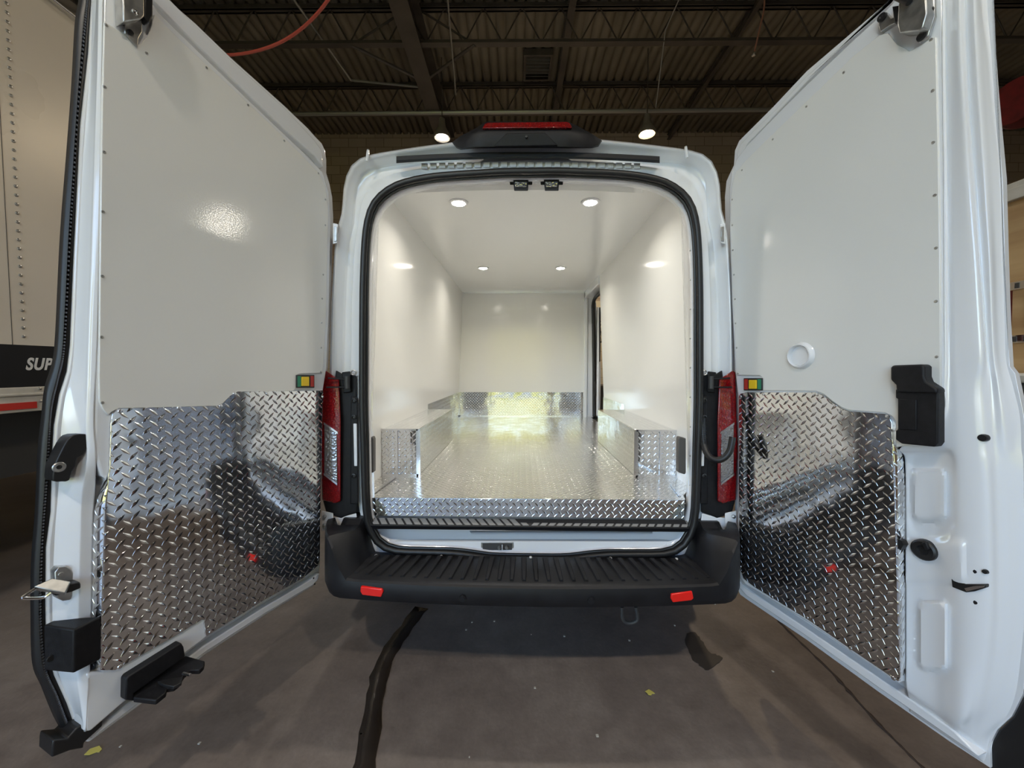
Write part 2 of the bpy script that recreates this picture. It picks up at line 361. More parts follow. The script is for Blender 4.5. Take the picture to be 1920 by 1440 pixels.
# red air hose, chain
tag(MB().tube([hY(360, 96, 3.2), hY(430, 103, 3.2), hY(500, 90, 3.1), hY(560, 58, 3.0), hY(615, 0, 2.8), hY(660, -90, 2.6), hY(700, -260, 2.4)], .011, 8, 6).build('air_hose', 'hose'), 'red air hose hanging in a curve from the roof beside the left van door', 'hose')
t = thing('pull_chain', 'thin coppery chain hanging from the roof left of the right van door', 'chain', hY(1432, -60, 3.6))
b = t.location; MB().tube([Vector(p) - b for p in (hY(1432, -60, 3.6), hY(1433, 10, 3.6), hY(1424, 55, 3.6), hY(1415, 95, 3.6))], .007, 6, 4).build('links', 'copper', t)
MB().lathe([(0, -.02), (.014, -.012), (.016, 0), (.01, .015), (0, .02)], hY(1413, 102, 3.6) - b).build('hook', 'alu', t)

# ------------------------------------------------------------------ box truck on the left
TX = -2.94
t = thing('box_truck', 'cream box truck with a black stripe and riveted side parked on the left', 'truck', (0, 0, 0))
def tz(px, py): return hX(px, py, TX).z
ztop = hX(90, 0, TX).z; zb1 = tz(0, 645); zb0 = tz(0, 727.5); zr0 = tz(0, 776)
TY0, TY1 = -0.6, 5.4
MB().box((TX - 2.3, TY0, zb0 - .02), (TX, TY1, ztop)).build('cargo_body', 'truck', t)
MB().box((TX - 2.2, TY0, ztop), (TX + .035, TY1, ztop + .09)).build('roof_rail', 'alu', t, bevel=.01)
MB().box((TX, TY0, zb0), (TX + .004, TY1, zb1)).build('stripe', 'black_band', t, label='black painted stripe')
MB().box((TX - 2.2, TY0, zr0), (TX + .02, TY1, zb0)).box((TX, TY0, zb0 - .05), (TX + .03, TY1, zb0 - .035)).build('lower_rail', 'offwhite', t, bevel=.004)
y0 = hX(-40, 760, TX).y; y1 = hX(62, 760, TX).y
MB().box((TX + .02, y0, tz(0, 770)), (TX + .025, y1, tz(0, 757))).build('reflective_strip', 'redstripe', t, label='red reflective strip')
MB().box((TX - 2.0, TY0, .75), (TX - .25, TY1, zr0)).build('chassis', 'dark', t)
rz = hX(32, 400, TX)
riv = None; z = zb1 + .05; i = 0
while z < ztop + .02 and i < 98:
    p = Vector((TX, rz.y, z))
    if riv is None: riv = MB().lathe([(.0095, 0), (.0085, .004), (.004, .0065), (0, .007)], (0, 0, 0), (1, 0, 0), 10).build('rivet', 'steel', t); riv.location = p
    else: copy_to(riv, p)
    z += .0505; i += 1
MB().box((TX, rz.y - .052, zb1), (TX + .0015, rz.y - .05, ztop)).build('panel_seam', 'dark', t)
for zz in (tz(66, 727 + 2), tz(66, 752)): copy_to(riv, (TX + .03, hX(66, 740, TX).y, zz))
for y in (0.2, 1.5, 3.9): 
    MB().lathe([(.18, 0), (.42, .02), (.45, .06), (.45, .22), (.42, .26), (.18, .24)], (TX - .35, y, .45), (1, 0, 0), 32).build('wheel', 'tire', t) if y != 1.5 else None
cu = bpy.data.curves.new('lettering', 'FONT'); cu.body = 'SUP'; cu.size = .098; cu.shear = .3; cu.extrude = .001; cu.offset = .003; cu.space_character = 1.12
tmp = bpy.data.objects.new('tmp', cu); COL.objects.link(tmp); bpy.context.view_layer.update()
me = bpy.data.meshes.new_from_object(tmp.evaluated_get(bpy.context.evaluated_depsgraph_get())); bpy.data.objects.remove(tmp)
lt = bpy.data.objects.new('lettering', me); COL.objects.link(lt); me.materials.clear(); me.materials.append(M['letters']); lt.parent = t
lt.rotation_euler = Euler((PI / 2, 0, PI / 2)); p = hX(46, 693, TX); lt.location = (TX + .006, p.y, p.z)
lw = (hX(98, 690, TX).y - p.y); wd = max(v.co.x for v in me.vertices); lt.scale = (lw / wd, 1, 1); lt['label'] = 'white italic letters SUP'

# ------------------------------------------------------------------ right side: plywood lined partition, hose reel, shelf
RX = 2.45
t = thing('plywood_partition', 'plywood panelled wall with metal cargo tracks beyond the right door', 'partition', (0, 0, 0))
zt = hX(1900, 378, RX).z
MB().box((RX, 1.3, .3), (RX + .05, 5.0, zt)).build('panel', 'plywood', t)
MB().box((RX - .03, 1.3, zt), (RX + .07, 5.0, zt + .06)).box((RX - .02, 1.3, zt + .06), (RX + .1, 5, zt + .09)).build('top_rail', 'offwhite', t, bevel=.004)
for py in (536, 636):
    zz = hX(1905, py, RX).z; mb = MB().box((RX - .006, 1.3, zz - .02), (RX, 5.0, zz + .02))
    tk = mb.build('cargo_track', 'alu', t); mb = MB(); y = 1.32
    while y < 4.9: mb.box((RX - .008, y, zz - .013), (RX - .005, y + .018, zz + .013)); y += .045
    mb.build('slots', 'dark', tk)
t.rotation_euler.z = 0
MB().hexa([hX(1888, 545, RX - .03), hX(1899, 545, RX - .03), hX(1896, 640, RX - .03), hX(1886, 640, RX - .03)] + [hX(1888, 545, RX - .06), hX(1899, 545, RX - .06), hX(1896, 640, RX - .06), hX(1886, 640, RX - .06)]).build('x', 'reel')
o = bpy.data.objects['x']; o.name = 'red_strut'; tag(o, 'narrow red metal strut leaning on the plywood wall', 'strut')
c = hX(1916, 192, 3.5)
t = thing('hose_reel', 'round red hose reel high up beyond the right door', 'reel', c)
MB().lathe([(.05, -.14), (.27, -.14), (.28, -.12), (.27, -.10), (.1, -.09), (.1, .09), (.27, .10), (.28, .12), (.27, .14), (.05, .14)], (0, 0, 0), (1, .3, 0), 32).build('drum', 'reel', t)
MB().box((-.05, -.04, .0), (.05, .04, .3)).build('bracket', 'reel', t, bevel=.01)
MB().tube([(-.1, -.18, -.1), (-.16, -.2, -.3), (-.12, -.16, -.36)], .02, 8, 4).build('nozzle', 'copper', t)
t = bpy.data.objects['hose_reel']; t.scale = (.55, .55, .55)
t = thing('storage_bin', 'grey plastic bin on the stand right of the right door', 'bin', hX(1912, 700, 2.2))
MB().box((-.1, -.12, -.04), (.2, .35, -.0)).build('lid', 'offwhite', t, bevel=.01); MB().box((-.08, -.1, -.25), (.18, .33, -.04)).build('body', 'dark', t, bevel=.01)
MB().box((-.06, -.08, -c.z * 0 - .95), (-.02, -.04, -.25)).box((.12, .27, -.95), (.16, .31, -.25)).box((-.06, .27, -.95), (-.02, .31, -.25)).box((.12, -.08, -.95), (.16, -.04, -.25)).build('stand', 'dark', t)
# things seen through the side doorway against the far wall
t = thing('tool_cabinet', 'dark tool cabinet against the far wall seen through the side doorway', 'cabinet', (1.75, 7.6, 0))
MB().box((-.5, -.3, .06), (.5, .3, 1.05)).build('body', 'dark', t, bevel=.01); MB().box((-.52, -.32, 1.05), (.52, .32, 1.09)).build('worktop', 'girder', t)
MB().box((-.5, -.3, 0), (.5, .3, .06)).build('plinth', 'black', t)
t = thing('wall_fan', 'dark round fan on the cream wall seen through the side doorway', 'fan', hY(1123, 622, 8.2))
mb = MB().tube([(.22 * math.cos(a), 0, .22 * math.sin(a)) for a in [i * PI / 12 for i in range(24)]], .015, 6, closed=True)
for i in range(12): a = i * PI / 12; mb.tube([(.22 * math.cos(a), 0, .22 * math.sin(a)), (-.22 * math.cos(a), -.02, -.22 * math.sin(a))], .004, 5)
mb.build('cage', 'dark', t); MB().box((-.03, 0, -.03), (.03, .2, .03)).build('bracket', 'dark', t)
mb = MB()
for i in range(3):
    a = i * 2 * PI / 3; mb.hexa([(.02 * math.cos(a + s1), y_, .02 * math.sin(a + s1)) if r_ == 0 else (.18 * math.cos(a + s1), y_, .18 * math.sin(a + s1)) for y_ in (.03, .04) for r_, s1 in ((0, -.3), (1, -.35), (1, .35), (0, .3))])
mb.build('blades', 'girder', t)

# ------------------------------------------------------------------ THE VAN
van = thing('cargo_van', 'white cargo van seen from behind with both rear doors wide open', 'van', (0, 1.9, 0))
VO = Vector((0, 1.9, 0)); VM = Matrix.Translation(-VO)
def vb(mb, name, m, parent=None, **kw):
    o = mb.build(name, m, parent or van, **kw)
    if parent is None: o.matrix_local = VM
    return o
YR = 1.83
# half profiles (distance from centre line px 993, y px) at the opening plane
seal_h = [(0, 318), (50, 318), (93, 320), (150, 323), (193, 327), (235, 335), (262, 345), (286, 362), (301, 382), (310, 410), (315, 450), (318, 520), (319, 600), (319, 750), (316, 850), (314, 920), (311, 970), (303, 1001), (285, 1027), (255, 1039), (200, 1041), (150, 1042), (110, 1046), (70, 1051), (0, 1052)]
out_h = [(0, 250), (90, 254), (143, 258), (232, 269), (302, 280), (330, 290), (347, 308), (357, 340), (362, 395), (372, 430), (378, 500), (383, 600), (384, 760), (372, 930), (345, 1000), (300, 1050), (0, 1060)]
def half(hp, Y):
    c = hY(993, 700, YR).x; R = [hY(993 + d, y, Y) for d, y in hp]; L = [hY(993 - d, y, Y) for d, y in hp]
    return [((r.x - l.x) / 2, (r.z + l.z) / 2) for r, l in zip(R, L)]
CZ = 1.5; NA = 144
def angprof(hp):
    pts = [(x, z) for x, z in catmull(hp, 6)]; loop = pts + [(-x, z) for x, z in reversed(pts[1:-1])]
    out = []; n = len(loop)
    for i in range(NA):
        a = 2 * PI * (i + .5) / NA; dx, dz = math.sin(a), math.cos(a); best = 1
        for j in range(n):
            x0, z0 = loop[j]; x1, z1 = loop[(j + 1) % n]; z0 -= CZ; z1 -= CZ
            den = dx * (z1 - z0) - dz * (x1 - x0)
            if abs(den) < 1e-9: continue
            t_ = (x0 * (z1 - z0) - z0 * (x1 - x0)) / den; u_ = (dz * x0 - dx * z0) / -den if False else (x0 * dz - z0 * dx) / den
            if t_ > 0 and -1e-6 <= u_ <= 1 + 1e-6: best = t_; break
        out.append(best)
    return out
def ring(R, Y, ins=0, extra=None):
    out = []
    for i, r in enumerate(R):
        a = 2 * PI * (i + .5) / NA; dx, dz = math.sin(a), math.cos(a); q = r - ins
        y = Y + (extra(dx * q, CZ + dz * q) if extra else 0)
        out.append(Vector((dx * q, y, CZ + dz * q)))
    return out
SEALR = angprof(half(seal_h, YR)); OUTR = angprof(half(out_h, 1.9))
BODY = angprof([(0, 2.60), (.3, 2.58), (.6, 2.54), (.80, 2.49), (.90, 2.42), (.95, 2.3), (.985, 1.9), (1.02, 1.4), (1.02, .9), (1.0, .55), (.9, .45), (0, .45)])
def mixr(a, b, t_): return [p * (1 - t_) + q * t_ for p, q in zip(a, b)]
rows = [ring(BODY, 6.3), ring(BODY, 5.16), ring(BODY, 4.3), ring(BODY, 2.4), ring(mixr(OUTR, BODY, .4), 2.1), ring(OUTR, 1.96), ring(OUTR, 1.93, .004), ring(OUTR, 1.905, .014), ring(OUTR, 1.893, .03), ring(OUTR, 1.90, .042), ring(OUTR, 1.945, .052), ring(OUTR, 1.955, .065),
        ring(mixr(SEALR, OUTR, .5), 1.945), ring(mixr(SEALR, OUTR, .40), 1.905), ring(SEALR, 1.895, -.03), ring(SEALR, 1.885, -.02), ring(SEALR, 1.865, -.012), ring(SEALR, 1.865, .01), ring(SEALR, 1.875, .014), ring(SEALR, 1.93, .018)]
mb = MB(); V = [[mb.bm.verts.new(p) for p in r] for r in rows]
for i in range(len(rows) - 1):
    for j in range(NA):
        c = (rows[i][j] + rows[i][(j + 1) % NA]) / 2
        if i == 1 and c.x > .8 and .7 < c.z < 2.36: continue
        mb.bm.faces.new((V[i][j], V[i][(j + 1) % NA], V[i + 1][(j + 1) % NA], V[i + 1][j]))
vb(mb, 'body_shell', 'paint', solid=.004, smooth=50)
# nose, windscreen, wheels (behind, for the place)
mb = MB(); nr = [ring(BODY, 6.3), ring([r * .97 for r in BODY], 6.6), ]
top = lambda r, zc: [Vector((p.x, p.y, min(p.z, zc))) for p in r]
mb.grid([ring(BODY, 6.3), top(ring([r * .98 for r in BODY], 6.7), 2.3), top(ring([r * .97 for r in BODY], 7.25), 1.5), top(ring([r * .93 for r in BODY], 7.75), 1.15), top(ring([r * .8 for r in BODY], 7.85), 1.0)], True)
mb.faces(top(ring([r * .8 for r in BODY], 7.85), 1.0), [tuple(range(NA))])
vb(mb, 'nose', 'paint')
for sx in (-1, 1):
    for y in (2.85, 6.75):
        vb(MB().lathe([(.1, 0), (.2, .02), (.33, .0), (.35, .05), (.35, .2), (.33, .24), (.1, .24)], (sx * .93 - .12, y, .35), (1, 0, 0), 32), 'wheel', 'tire')
# door seal: flattened bead with a lip
path = ring(SEALR, 1.848)
vb(MB().tube(path, .0165, 10, closed=True), 'door_seal', 'rubber')
path = ring(SEALR, 1.858, .018)
vb(MB().tube(path, .007, 8, closed=True), 'seal_lip', 'rubber')
# ribbed strip above the opening
mb = MB()
for i in range(25):
    px = 790 + i * 16.6; y = 306 + ((px - 993) / 200) ** 2 * 3
    mb.hexa([hY(px, y + 7, 1.888), hY(px + 12, y + 7, 1.888), hY(px + 12, y - 3, 1.892), hY(px, y - 3, 1.892)] + [hY(px, y + 7, 1.91), hY(px + 12, y + 7, 1.91), hY(px + 12, y - 3, 1.91), hY(px, y - 3, 1.91)])
vb(mb, 'header_ribs', 'paint', bevel=.002)
# black drip moulding
N = 24; A = []
for i in range(N + 1):
    px = 743 + i * (1237 - 743) / N; e = ((px - 990) / 247) ** 2
    A.append([hY(px, 285 + e * 8, 1.865), hY(px, 286 + e * 8, 1.84), hY(px, 293 + e * 7.5, 1.84), hY(px, 297 + e * 9, 1.86), hY(px, 295 + e * 9, 1.91)])
mb = MB().grid(A); mb.faces(A[0], [(0, 1, 2, 3, 4)]); mb.faces(A[-1], [(4, 3, 2, 1, 0)])
vb(mb, 'drip_moulding', 'black', smooth=50)
# roof lip behind the moulding up to the roof edge
# high level brake light housing
def hp(px, py, Y): return hY(px, py, Y)
t = vb(MB().grid([[hp(848, 268, 1.885), hp(856, 278, 1.885), hp(864, 281, 1.885)] + [hp(x, 279.5 - (1 - ((x - 988) / 130) ** 2) * 2, 1.87) for x in range(890, 1090, 20)] + [hp(1110, 278, 1.885), hp(1122, 275, 1.885), hp(1129, 264, 1.885)],
                    [hp(849, 266, 1.83), hp(856, 275, 1.83), hp(866, 278, 1.825)] + [hp(x, 276.5 - (1 - ((x - 988) / 130) ** 2) * 2, 1.80) for x in range(890, 1090, 20)] + [hp(1108, 276, 1.825), hp(1121, 272, 1.83), hp(1128, 263, 1.83)],
                    [hp(862, 256, 1.83), hp(868, 254, 1.82), hp(880, 252, 1.80)] + [hp(x, 252, 1.785) for x in range(890, 1090, 20)] + [hp(1100, 252, 1.80), hp(1108, 253, 1.82), hp(1115, 254, 1.83)],
                    [hp(893, 240, 1.85), hp(897, 241, 1.83), hp(902, 243, 1.80)] + [hp(x, 243.5, 1.79) for x in [903 + q * 18.4 for q in range(10)]] + [hp(1075, 241, 1.80), hp(1080, 240, 1.83), hp(1088, 239, 1.85)],
                    [hp(905, 232, 1.95), hp(907, 230, 1.9), hp(910, 229, 1.83)] + [hp(x, 228, 1.82) for x in [912 + q * 17 for q in range(10)]] + [hp(1066, 229, 1.83), hp(1070, 230, 1.9), hp(1075, 232, 1.95)],
                    [hp(905, 250, 2.2)] * 3 + [hp(x, 250, 2.25) for x in [912 + q * 17 for q in range(10)]] + [hp(1075, 250, 2.2)] * 3]), 'brake_light_housing', 'black', smooth=60)
def sub(mb, name, m, par, **kw):
    o = mb.build(name, m, par, **kw); return o
sub(MB().ext([hp(904, 240, 1.778), hp(909, 232, 1.80), hp(915, 229.5, 1.80), hp(1062, 228, 1.80), hp(1068, 230, 1.80), hp(1073, 238.5, 1.778)], (0, .03, 0)), 'brake_lens', 'red', t, bevel=.003)
sub(MB().prism([hp(925, 275, 1.79), hp(950, 250, 1.775), hp(1022, 249, 1.775), hp(1046, 273, 1.79)], [hp(925, 275, 1.81), hp(950, 250, 1.80), hp(1022, 249, 1.80), hp(1046, 273, 1.81)]), 'camera_pod', 'black', t, bevel=.004)
sub(MB().lathe([(0, -.006), (.005, -.005), (.006, 0)], hp(987, 257, 1.775), (0, 1, 0), 12), 'camera_lens', 'rubber', t)

# roof seam caps and pin marks
for px, py in ((690, 296), (1286, 290)):
    vb(MB().tube([hY(px, py - 14, 1.93), hY(px, py - 11, 1.885), hY(px - (2 if px < 900 else -2), py + 6, 1.885)], .007, 8, 3), 'seam_cap', 'paint')

# tail lamps, corner trims, hinges (left then right)
def mx_(px): return 2 * 992 - px
for s in (-1, 1):
    X = (lambda p: p) if s < 0 else (lambda p: mx_(p) + 0)
    E = lambda p, y, Y: hY(X(p), y, Y)
    # corner trim: black plastic panel between lamp and seal
    ct = vb(MB().prism([E(630, 694, 1.878), E(640, 700, 1.878), E(668, 704, 1.878), E(670, 960, 1.878), E(652, 966, 1.878), E(640, 972, 1.878), E(612, 962, 1.876), E(606, 940, 1.876)],
                       [E(630, 694, 1.93), E(640, 700, 1.95), E(668, 704, 1.95), E(670, 960, 1.95), E(652, 966, 1.95), E(640, 972, 1.95), E(612, 962, 1.94), E(606, 940, 1.94)]), 'corner_trim', 'black', bevel=.006)
    sub(MB().prism([E(658, 742, 1.868), E(670, 745, 1.868), E(671, 945, 1.868), E(657, 945, 1.868)], [E(658, 742, 1.91), E(670, 745, 1.91), E(671, 945, 1.91), E(657, 945, 1.91)]), 'striker_rail', 'black', ct, bevel=.004)
    sub(MB().prism([E(662.5, 794, 1.863), E(669, 794, 1.863), E(670, 874, 1.863), E(664, 874, 1.863)], [E(662.5, 794, 1.872), E(669, 794, 1.872), E(670, 874, 1.872), E(664, 874, 1.872)]), 'slot_insert', 'paint', ct, bevel=.003, label='white strip showing in the slot')
    for yy in (751, 782, 892): sub(MB().lathe([(.012, .0), (.012, -.006), (.007, -.008), (.006, -.003), (0, -.003)], E(664, yy, 1.868), (0, 1, 0), 14), 'plug', 'rubber', ct)
    # lamp
    la = vb(MB().prism([E(605, 697, 1.875), E(611, 695, 1.865), E(636, 712, 1.86), E(639, 790, 1.85), E(639, 940, 1.86), E(628, 944, 1.865), E(604, 938, 1.875), E(601, 830, 1.85)],
                       [E(605, 697, 1.95), E(611, 695, 1.95), E(636, 712, 1.95), E(639, 790, 1.95), E(639, 940, 1.95), E(628, 944, 1.95), E(604, 938, 1.95), E(601, 830, 1.95)]), 'tail_lamp', 'red', bevel=.006)
    sub(MB().ext([E(608, 796, 1.846), E(631, 812, 1.850), E(632, 905, 1.852), E(608, 887, 1.849)], (0, .014, 0)), 'reversing_lens', 'clear', la, bevel=.002, label='clear lens')
    sub(MB().ext([E(607, 792, 1.845), E(633, 810, 1.849), E(633, 814, 1.849), E(607, 796, 1.845)], (0, .01, 0)), 'chrome_line', 'alu', la)
    sub(MB().ext([E(607, 887, 1.846), E(632, 906, 1.85), E(632, 910, 1.85), E(607, 891, 1.846)], (0, .01, 0)), 'chrome_line', 'alu', la)
    # check-strap hinge, black
    hg = vb(MB().box(*sorted_box(E(641, 697, 1.87), E(657, 740, 1.92)))if False else MB().prism([E(641, 698, 1.86), E(657, 696, 1.86), E(658, 735, 1.86), E(644, 737, 1.86)], [E(641, 698, 1.92), E(657, 696, 1.92), E(658, 735, 1.92), E(644, 737, 1.92)]), 'door_hinge', 'black', bevel=.004)
    sub(MB().tube([E(615, 709, 1.84), E(650, 711, 1.85)], .004, 6).tube([E(612, 726, 1.84), E(650, 726, 1.85)], .004, 6), 'strap', 'black', hg)
    sub(MB().lathe([(.012, -.03), (.012, .03)], E(651, 717, 1.85), (0, 0, 1), 12), 'pin', 'dark', hg)
    sub(MB().tube([E(663 + 4.5 * math.cos(a), 699 + 4.5 * math.sin(a), 1.87) for a in [i * PI / 6 for i in range(12)]], .003, 6, closed=True), 'ring', 'steel', hg)
    # lower hinge bracket, white
    lh = vb(MB().prism([E(603, 957, 1.86), E(625, 962, 1.86), E(625, 990, 1.86), E(603, 996, 1.86)], [E(603, 957, 1.90), E(625, 962, 1.90), E(625, 990, 1.90), E(603, 996, 1.90)]), 'lower_hinge', 'paint', bevel=.004)
    for yy in (968, 984): sub(MB().lathe([(.009, 0), (.009, -.008), (.004, -.011), (0, -.011)], E(609, yy, 1.858), (0, 1, 0), 10), 'bolt', 'steel', lh)
    vb(MB().prism([E(624, 970, 1.88), E(640, 970, 1.88), E(668, 962, 1.88), E(674, 1010, 1.88), E(624, 1000, 1.88)], [E(624, 970, 1.95), E(640, 970, 1.95), E(668, 962, 1.95), E(674, 1010, 1.95), E(624, 1000, 1.95)]), 'corner_panel', 'paint', bevel=.004)
    # upper hinge pocket
    uh = vb(MB().prism([E(624, 418, 1.862), E(634, 420, 1.862), E(633, 456, 1.862), E(624, 458, 1.862)], [E(624, 418, 1.90), E(634, 420, 1.90), E(633, 456, 1.90), E(624, 458, 1.90)]), 'upper_hinge', 'paint', bevel=.004)
    sub(MB().ext([E(626, 424, 1.858), E(632, 425, 1.858), E(631.5, 452, 1.858), E(626, 453, 1.858)], (0, .006, 0)), 'hinge_leaf', 'steel', uh, bevel=.002)
# wiring conduit from body into right door
vb(MB().tube([hY(1317, 785, 1.86), hY(1319, 830, 1.83), hY(1330, 856, 1.79), hY(1350, 862, 1.76), hY(1367, 848, 1.75), hY(1374, 820, 1.76)], .0145, 12, 8), 'wiring_conduit', 'rubber')
mb = MB()
P = catmull([hY(1317, 785, 1.86), hY(1319, 830, 1.83)], 14)
for p in P: mb.tube([Vector(p) + Vector((0, 0, .0012)), Vector(p) - Vector((0, 0, .0012))], .0165, 12)
vb(mb, 'conduit_rings', 'rubber')

# sill below the load floor
c = lambda px, py, Y: hY(px, py, Y)
mb = MB(); rows = []
for i in range(31):
    f = i / 30; px = 686 + f * (1296 - 686); e = abs(2 * f - 1); cut = (e > .93) * (e - .93) * 180
    bot = 1041 + 6 * math.exp(-((px - 960) / 90) ** 2) - cut * 2.2
    rows.append([c(px, 996, 1.95), c(px, 1004, 1.93), c(px, 1012, 1.915), c(px, 1016, 1.895), c(px, bot - 8, 1.89), c(px, bot + 6, 1.90), c(px, bot + 6, 1.96)])
vb(mb.grid(rows), 'lower_sill', 'paint', solid=.004)
for s in (-1, 1):
    x = (lambda p: p) if s < 0 else mx_
    vb(MB().prism([c(x(718), 1020, 1.885), c(x(700), 1014, 1.885), c(x(694), 1004, 1.885), c(x(700), 1000, 1.885), c(x(712), 1009, 1.885), c(x(722), 1013, 1.885), c(x(734), 1016, 1.885), c(x(736), 1026, 1.885), c(x(720), 1026, 1.885)],
                  [c(x(718), 1020, 1.90), c(x(700), 1014, 1.90), c(x(694), 1004, 1.90), c(x(700), 1000, 1.90), c(x(712), 1009, 1.90), c(x(722), 1013, 1.90), c(x(734), 1016, 1.90), c(x(736), 1026, 1.90), c(x(720), 1026, 1.90)]), 'sill_pressing', 'paint', bevel=.003)
la = vb(MB().prism([c(902, 1017, 1.889), c(963, 1017, 1.889), c(963, 1034, 1.889), c(902, 1035, 1.889)], [c(902, 1017, 1.91), c(963, 1017, 1.91), c(963, 1034, 1.91), c(902, 1035, 1.91)]), 'latch_recess', 'steel', bevel=.001)
sub(MB().prism([c(905, 1019, 1.887), c(960, 1019, 1.887), c(960, 1031, 1.887), c(905, 1032, 1.887)], [c(905, 1019, 1.90), c(960, 1019, 1.90), c(960, 1031, 1.90), c(905, 1032, 1.90)]), 'cavity', 'dark', la)
sub(MB().tube([c(942, 1021, 1.88), c(942, 1031, 1.87)], .004, 8).lathe([(.0, -.01), (.008, -.01), (.009, 0)], c(936, 1026, 1.883), (0, 1, 0), 12).lathe([(.0, -.01), (.008, -.01), (.009, 0)], c(950, 1026, 1.883), (0, 1, 0), 12), 'striker', 'steel', la, label='steel striker')

# black scuff plate
mb = MB().prism([c(684, 985, 1.835), c(1293, 991, 1.835), c(1293, 998, 1.845), c(684, 992, 1.845)][::1], [c(690, 971, 1.887), c(1284, 974, 1.887), c(1284, 982, 1.887), c(690, 980, 1.887)])
sf = vb(mb, 'scuff_plate', 'black', bevel=.003)
za = c(684, 985, 1.835).z; zb_ = c(690, 971, 1.887).z
mb = MB()
for i in range(38):
    px = 700 + i * 15.6; d = 5 if px < 990 else -5
    a0, a1 = hY(px, 984 + (px - 684) / 609 * 5, 1.842), hY(px + 11, 984 + (px - 684) / 609 * 5, 1.842); b0, b1 = a0 + Vector((-.03 if d > 0 else .03, .042, 0)), a1 + Vector((-.03 if d > 0 else .03, .042, 0))
    zt_ = lambda y: za + (zb_ - za) * (y - 1.835) / .052 + .001
    P4 = [Vector((p.x, p.y, zt_(p.y))) for p in (a0, a1, b1, b0)]; mb.ext(P4, (0, 0, .002))
sub(mb, 'grip_pads', 'scuff', sf)

# bumper: plan curve, step top and rounded front
def bx(f):   # f in -1..1 -> front edge of the bumper in plan
    x = f * .985; a = abs(f)
    y = 1.545 + .06 * a ** 2 + (max(a - .82, 0) / .18) ** 2.2 * .21
    return x, y
rows = []
for i in range(61):
    f = -1 + 2 * i / 60; x, y = bx(f); a = abs(f); lift = min(max(0, (a - .79) / .11), 1); lift = lift * lift * (3 - 2 * lift); hi = .165 * lift
    xb = x * (1 - .05 * lift)
    z = .515
    rows.append([(x * .97, 1.95, .40), (x * .985, y + .05, .415), (x, y + .012, .430), (x * 1.003, y, .46), (x * 1.002, y + .002, .495 + hi * .5), (x, y + .006, .510 + hi), (x * .997, y + .014, .517 + hi * 1.0), (x * .985 * (1 - .01 * lift), y + .04, .518 + hi * .98),
                 (xb * .98, min(y + .14, 1.80), .515 + hi * .85), (xb * .985, 1.83, .505 + hi * .9), (xb * .985, 1.86, .492 + hi * 1.1), (xb * .985, 1.95, .49 + hi * 1.1)])
bp = vb(MB().grid(rows), 'bumper', 'bumper', solid=.006, smooth=26)
mb = MB()
for i in range(30):
    f = -.80 + 1.6 * i / 29
    x0, y0 = bx(f * .99); x1 = f * .93
    p0 = Vector((x0 * .98, y0 + .05, .516)); p1 = Vector((x1 * .98, 1.80, .514)); wv_ = Vector((.010, 0, 0))
    mb.hexa([p0 - wv_, p0 + wv_, p1 + wv_ * 1.3, p1 - wv_ * 1.3] + [q + Vector((0, 0, .008)) for q in (p0 - wv_ * .5, p0 + wv_ * .5, p1 + wv_ * 1.0, p1 - wv_ * 1.0)])
def bchild(mb, name, m, par, **kw): return sub(mb, name, m, par, **kw)
bchild(mb, 'grip_ribs', 'bumper', bp, smooth=20)
for i, px in enumerate((703, 826, 995, 1146, 1271)):
    o = hY(px, 1044 + (7 if 1 <= i <= 3 else 2), 1.80); p = Vector((o.x, 1.815, .510))
    bchild(MB().lathe([(.007, 0), (.0065, .003), (.003, .005), (0, .0055)], p, (0, -.3, 1), 12), 'rivet', 'letters', bp, label='small white plastic rivet')
for px, s in ((697, -1), (1280, 1)):
    pts = [(px - 21, 1100 if s < 0 else 1114), (px + 18, 1105 if s < 0 else 1109), (px + 21, 1110 if s < 0 else 1122), (px + 17, 1120 if s < 0 else 1126), (px - 18, 1116 if s < 0 else 1130), (px - 22, 1109 if s < 0 else 1122)]
    f = abs((px - 990) / 305); Yc = bx(.67)[1] - .007
    nrm = Vector((s * .085, -1, 0)).normalized(); P0 = Vector((hY(px, 1112, Yc).x, Yc, 0))
    A = [hit(a, b, P0, nrm) for a, b in pts]; mbr = MB().prism(A, [q - nrm * .02 for q in A])
    bchild(mbr, 'rear_reflector', 'reflector', bp, bevel=.003, label='red reflector')
for px, py in ((867, 1123), (1109, 1127)):
    bchild(MB().lathe([(.0, -.004), (.010, -.004), (.011, -.001), (.014, -.001), (.0155, .004)], hY(px, py, 1.5445), (0, 1, .05), 20), 'parking_sensor', 'bumper', bp)
# tow loop
p = [hY(1166, 1138, 1.66), hY(1167, 1158, 1.66), hY(1174, 1167, 1.66), (hY(1187, 1167, 1.66)), hY(1195, 1160, 1.66), hY(1192, 1138, 1.66)]
vb(MB().tube(p, .008, 8, 5), 'tow_loop', 'dark')

# ---- interior
INY0, INY1 = 2.12, 5.17; CEZ = 2.43; FLZ = .768
def wx(z): return .885 - max(0, (z - 1.0)) * .045
